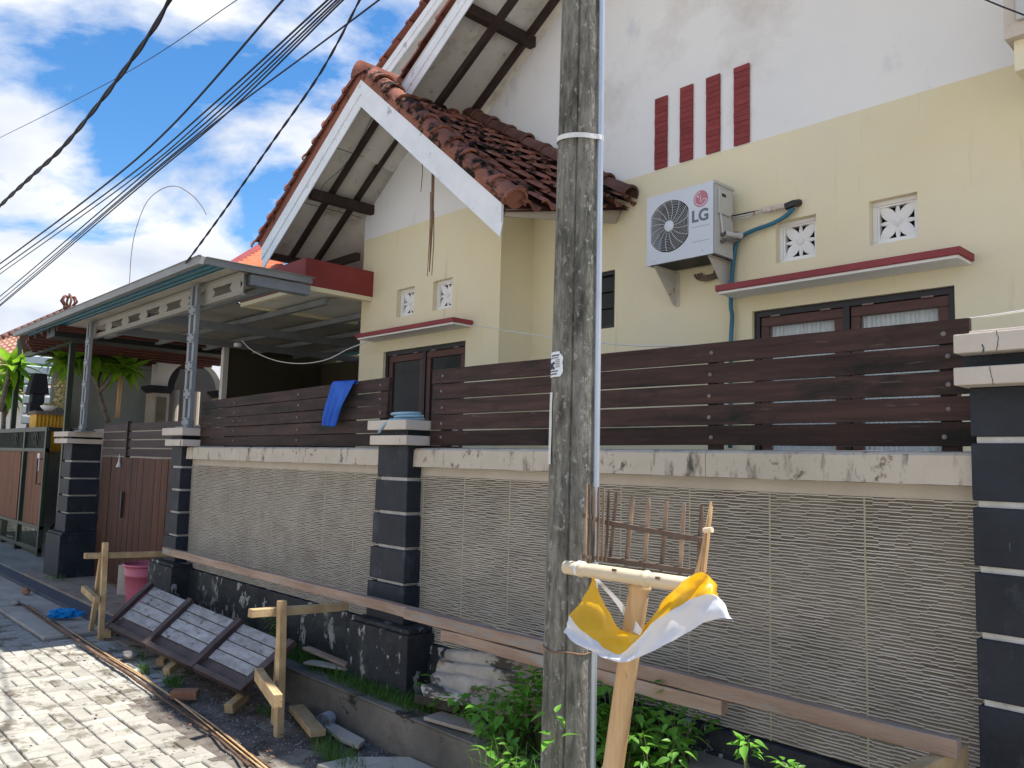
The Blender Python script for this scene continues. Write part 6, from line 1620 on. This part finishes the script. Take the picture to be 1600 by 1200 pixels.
# parked motor scooter seen through the gap beside the gate
mcx = -14.3
mc = thing('motor_scooter', 'black motor scooter parked behind the gate, seen in the gap beside the pillar', 'scooter', (mcx, 4.3, 0.07))
for yy in (3.86, 4.95):
    b = B(); b.tube([V(mcx+.04, yy+0.24*math.cos(a), 0.34+0.24*math.sin(a)) for a in [2*math.pi*i/24 for i in range(25)]], 0.05, 8, cap=False); w_ = b.build('wheel', m_blackplastic, mc, smooth=True)
    b = B(); b.tube([V(mcx, yy, .34), V(mcx+.08, yy, .34)], 0.14, 16); b.build('hub', m_galv, w_)
b = B(); b.tube([(mcx, 4.06, .55), (mcx, 3.98, .95), (mcx, 4.02, 1.12)], 0.10, 12, r2=0.14); b.build('front_fairing', m_blackplastic, mc, smooth=True)
b = B(); b.tube([(mcx, 4.35, .50), (mcx, 4.65, .72), (mcx, 5.15, .86)], 0.15, 12, r2=.09); b.build('rear_body', m_blackplastic, mc, smooth=True)
b = B(); b.tube([(mcx, 4.35, .88), (mcx, 4.65, .90), (mcx, 5.0, .95)], 0.11, 12); b.build('saddle', m_blacksteel, mc, smooth=True)
b = B(); b.tube([(mcx-.32, 4.10, 1.20), (mcx, 4.04, 1.14), (mcx+.32, 4.10, 1.20)], 0.018, 8); b.build('handlebar', m_blacksteel, mc, smooth=True)
b = B(); b.tube([(mcx+.30, 4.08, 1.20), (mcx+.32, 4.05, 1.42)], 0.008, 6); b.box(mcx+.26, mcx+.40, 4.04, 4.06, 1.40, 1.50); b.build('mirror', m_galv, mc)
b = B(); b.tube([(mcx+.16, 4.9, .36), (mcx+.17, 4.45, .30)], 0.035, 8); b.build('exhaust', m_galv, mc, smooth=True)
B().box(-16.6, -16.4, 3.5, 5.4, 0.07, R(0.35)).build('dark_hedge_base', m_blacksteel) if False else None
b = B().box(-15.4, -14.9, 4.0, 5.4, 0.07, R(-0.3)); tag(b.build('dark_crate', m_blackplastic, bevel=0.02), 'black plastic storage crate in the shade behind the scooter', 'crate')

# frangipani trees
FL = [leaf_mesh(m_leafp, 'leaf', 0.34, 0.060, i, 0.15+0.2*i, 0.35) for i in range(3)]
def frangipani(base, forks, label, seed, sc=1.0):
    rg = random.Random(seed); t = thing('frangipani_tree', label, 'tree', base, 'frangipani trees behind the gates'); tr = B(); first = True
    tips = []
    for path in forks:
        P_ = smooth_pts([Vector(p) for p in path], 4); tr.tube(P_, 0.042*sc, 8, r2=0.022*sc); tips.append((P_[-1], (P_[-1]-P_[-3]).normalized()))
    tr.build('trunk', m_bark, t, smooth=True)
    for p, d in tips:
        for k_ in range(22):
            a = k_*2.399+rg.uniform(-.2, .2); tilt = 0.1+1.75*(k_/21); q = p+d*(0.02+0.07*(1-k_/21))
            s_ = rg.uniform(0.95, 1.45)*sc
            inst(rg.choice(FL), 'leaf', q+V(math.cos(a), math.sin(a), 0)*0.02, t, (math.pi/2-tilt-0.35, rg.uniform(-.2, .2), a-math.pi/2), (s_, s_, s_))
    return t
XT = -18.2
def tp(px, py, x=XT): return at(px, py, x=x)
frangipani(tp(44, 670), [[tp(42, 690), tp(47, 640), tp(48, 600), tp(47, 588)], [tp(48, 632), tp(60, 610), tp(78, 592), tp(90, 584)], [tp(48, 632), tp(52, 612), tp(50, 590), tp(46, 578, XT+.3)], [tp(60, 610), tp(70, 600), tp(72, 588)], [tp(48, 620), tp(30, 600), tp(26, 590)]], 'small frangipani tree with bright leaves between the two black posts', 3, 1.15)
frangipani(tp(166, 660, -14.8), [[tp(170, 660, -14.8), tp(158, 625, -14.8), tp(152, 600, -14.8), tp(140, 580, -14.8), tp(124, 565, -14.8)], [tp(156, 610, -14.8), tp(165, 585, -14.8), tp(175, 568, -14.8)], [tp(152, 600, -14.8), tp(140, 580, -15.2), tp(118, 556, -15.3)], [tp(156, 612, -14.8), tp(180, 585, -14.6), tp(188, 575, -14.6)], [tp(140, 582, -14.8), tp(135, 566, -14.8), tp(145, 556, -14.8)], [tp(150, 598, -14.8), tp(160, 575, -15), tp(160, 562, -15)], [tp(175, 585, -14.8), tp(196, 580, -14.6)], [tp(140, 582, -14.8), tp(112, 572, -14.9), tp(100, 566, -14.9)]], 'larger leaning frangipani tree beside the first lattice post', 5)
frangipani(tp(5, 690), [[tp(4, 700), tp(6, 640), tp(4, 612)], [tp(6, 650), tp(14, 630), tp(12, 618)], [tp(0, 640), tp(10, 600, -16.5), tp(16, 575, -16.5)]], 'frangipani cut by the left edge of the photo', 7, 1.15)
# distant tree tops right of the crown

# dead leaves and chips scattered over the verge and planter
lt = B()
for _ in range(900):
    x = U(-8.0, -1.0); y = U(1.2, 2.83)
    if y < 2.05 and random.random() < 0.75: continue
    z = 0.012 if y < 2.0 else 0.016; a = U(0, 6.28); l_ = U(0.006, 0.022); w_ = l_*U(.25, .6)
    d = V(math.cos(a), math.sin(a), 0)*l_; q = V(-math.sin(a), math.cos(a), 0)*w_
    p = V(x, y, z+U(0, .006)); lt.quad(p-d, p-q+V(0, 0, U(0, .006)), p+d+V(0, 0, U(0, .008)), p+q)
kind(lt.build('leaf_litter', m_dry, fix=False), 'stuff')
lt = B()
for _ in range(420):
    x = U(-7.6, -1.2); y = U(2.95, 3.12); a = U(0, 6.28); l_ = U(0.008, 0.03); w_ = l_*U(.25, .6)
    d = V(math.cos(a), math.sin(a), 0)*l_; q = V(-math.sin(a), math.cos(a), 0)*w_
    p = V(x, y, 0.21+U(0, .015)); lt.quad(p-d, p-q, p+d+V(0, 0, U(0, .01)), p+q)
kind(lt.build('planter_litter', m_dry, fix=False), 'stuff')
# hairline cracks in the cast slabs
def crack(pts, y, parent, w=0.0016):
    P_ = [at(p[0], p[1], y=y) for p in pts]; Q = []
    for i in range(len(P_)-1):
        for k_ in range(4):
            Q.append(lerp(P_[i], P_[i+1], k_/4)+V(U(-1, 1)*.0018, 0, 0))
    Q.append(P_[-1]); b = B()
    b.grid([[p+V(-w*U(.4, 1), 0, 0), p+V(w*U(.4, 1), 0, 0)] for p in Q]); b.build('crack', m_ink, parent, fix=False)
crack([(1556, 516), (1560, 530), (1557, 548)], 2.9985, rp); crack([(1546, 572), (1549, 588), (1553, 602)], 2.9985, rp)
crack([(1534, 538), (1537, 546), (1535, 551)], 2.9985, rp, 0.003)
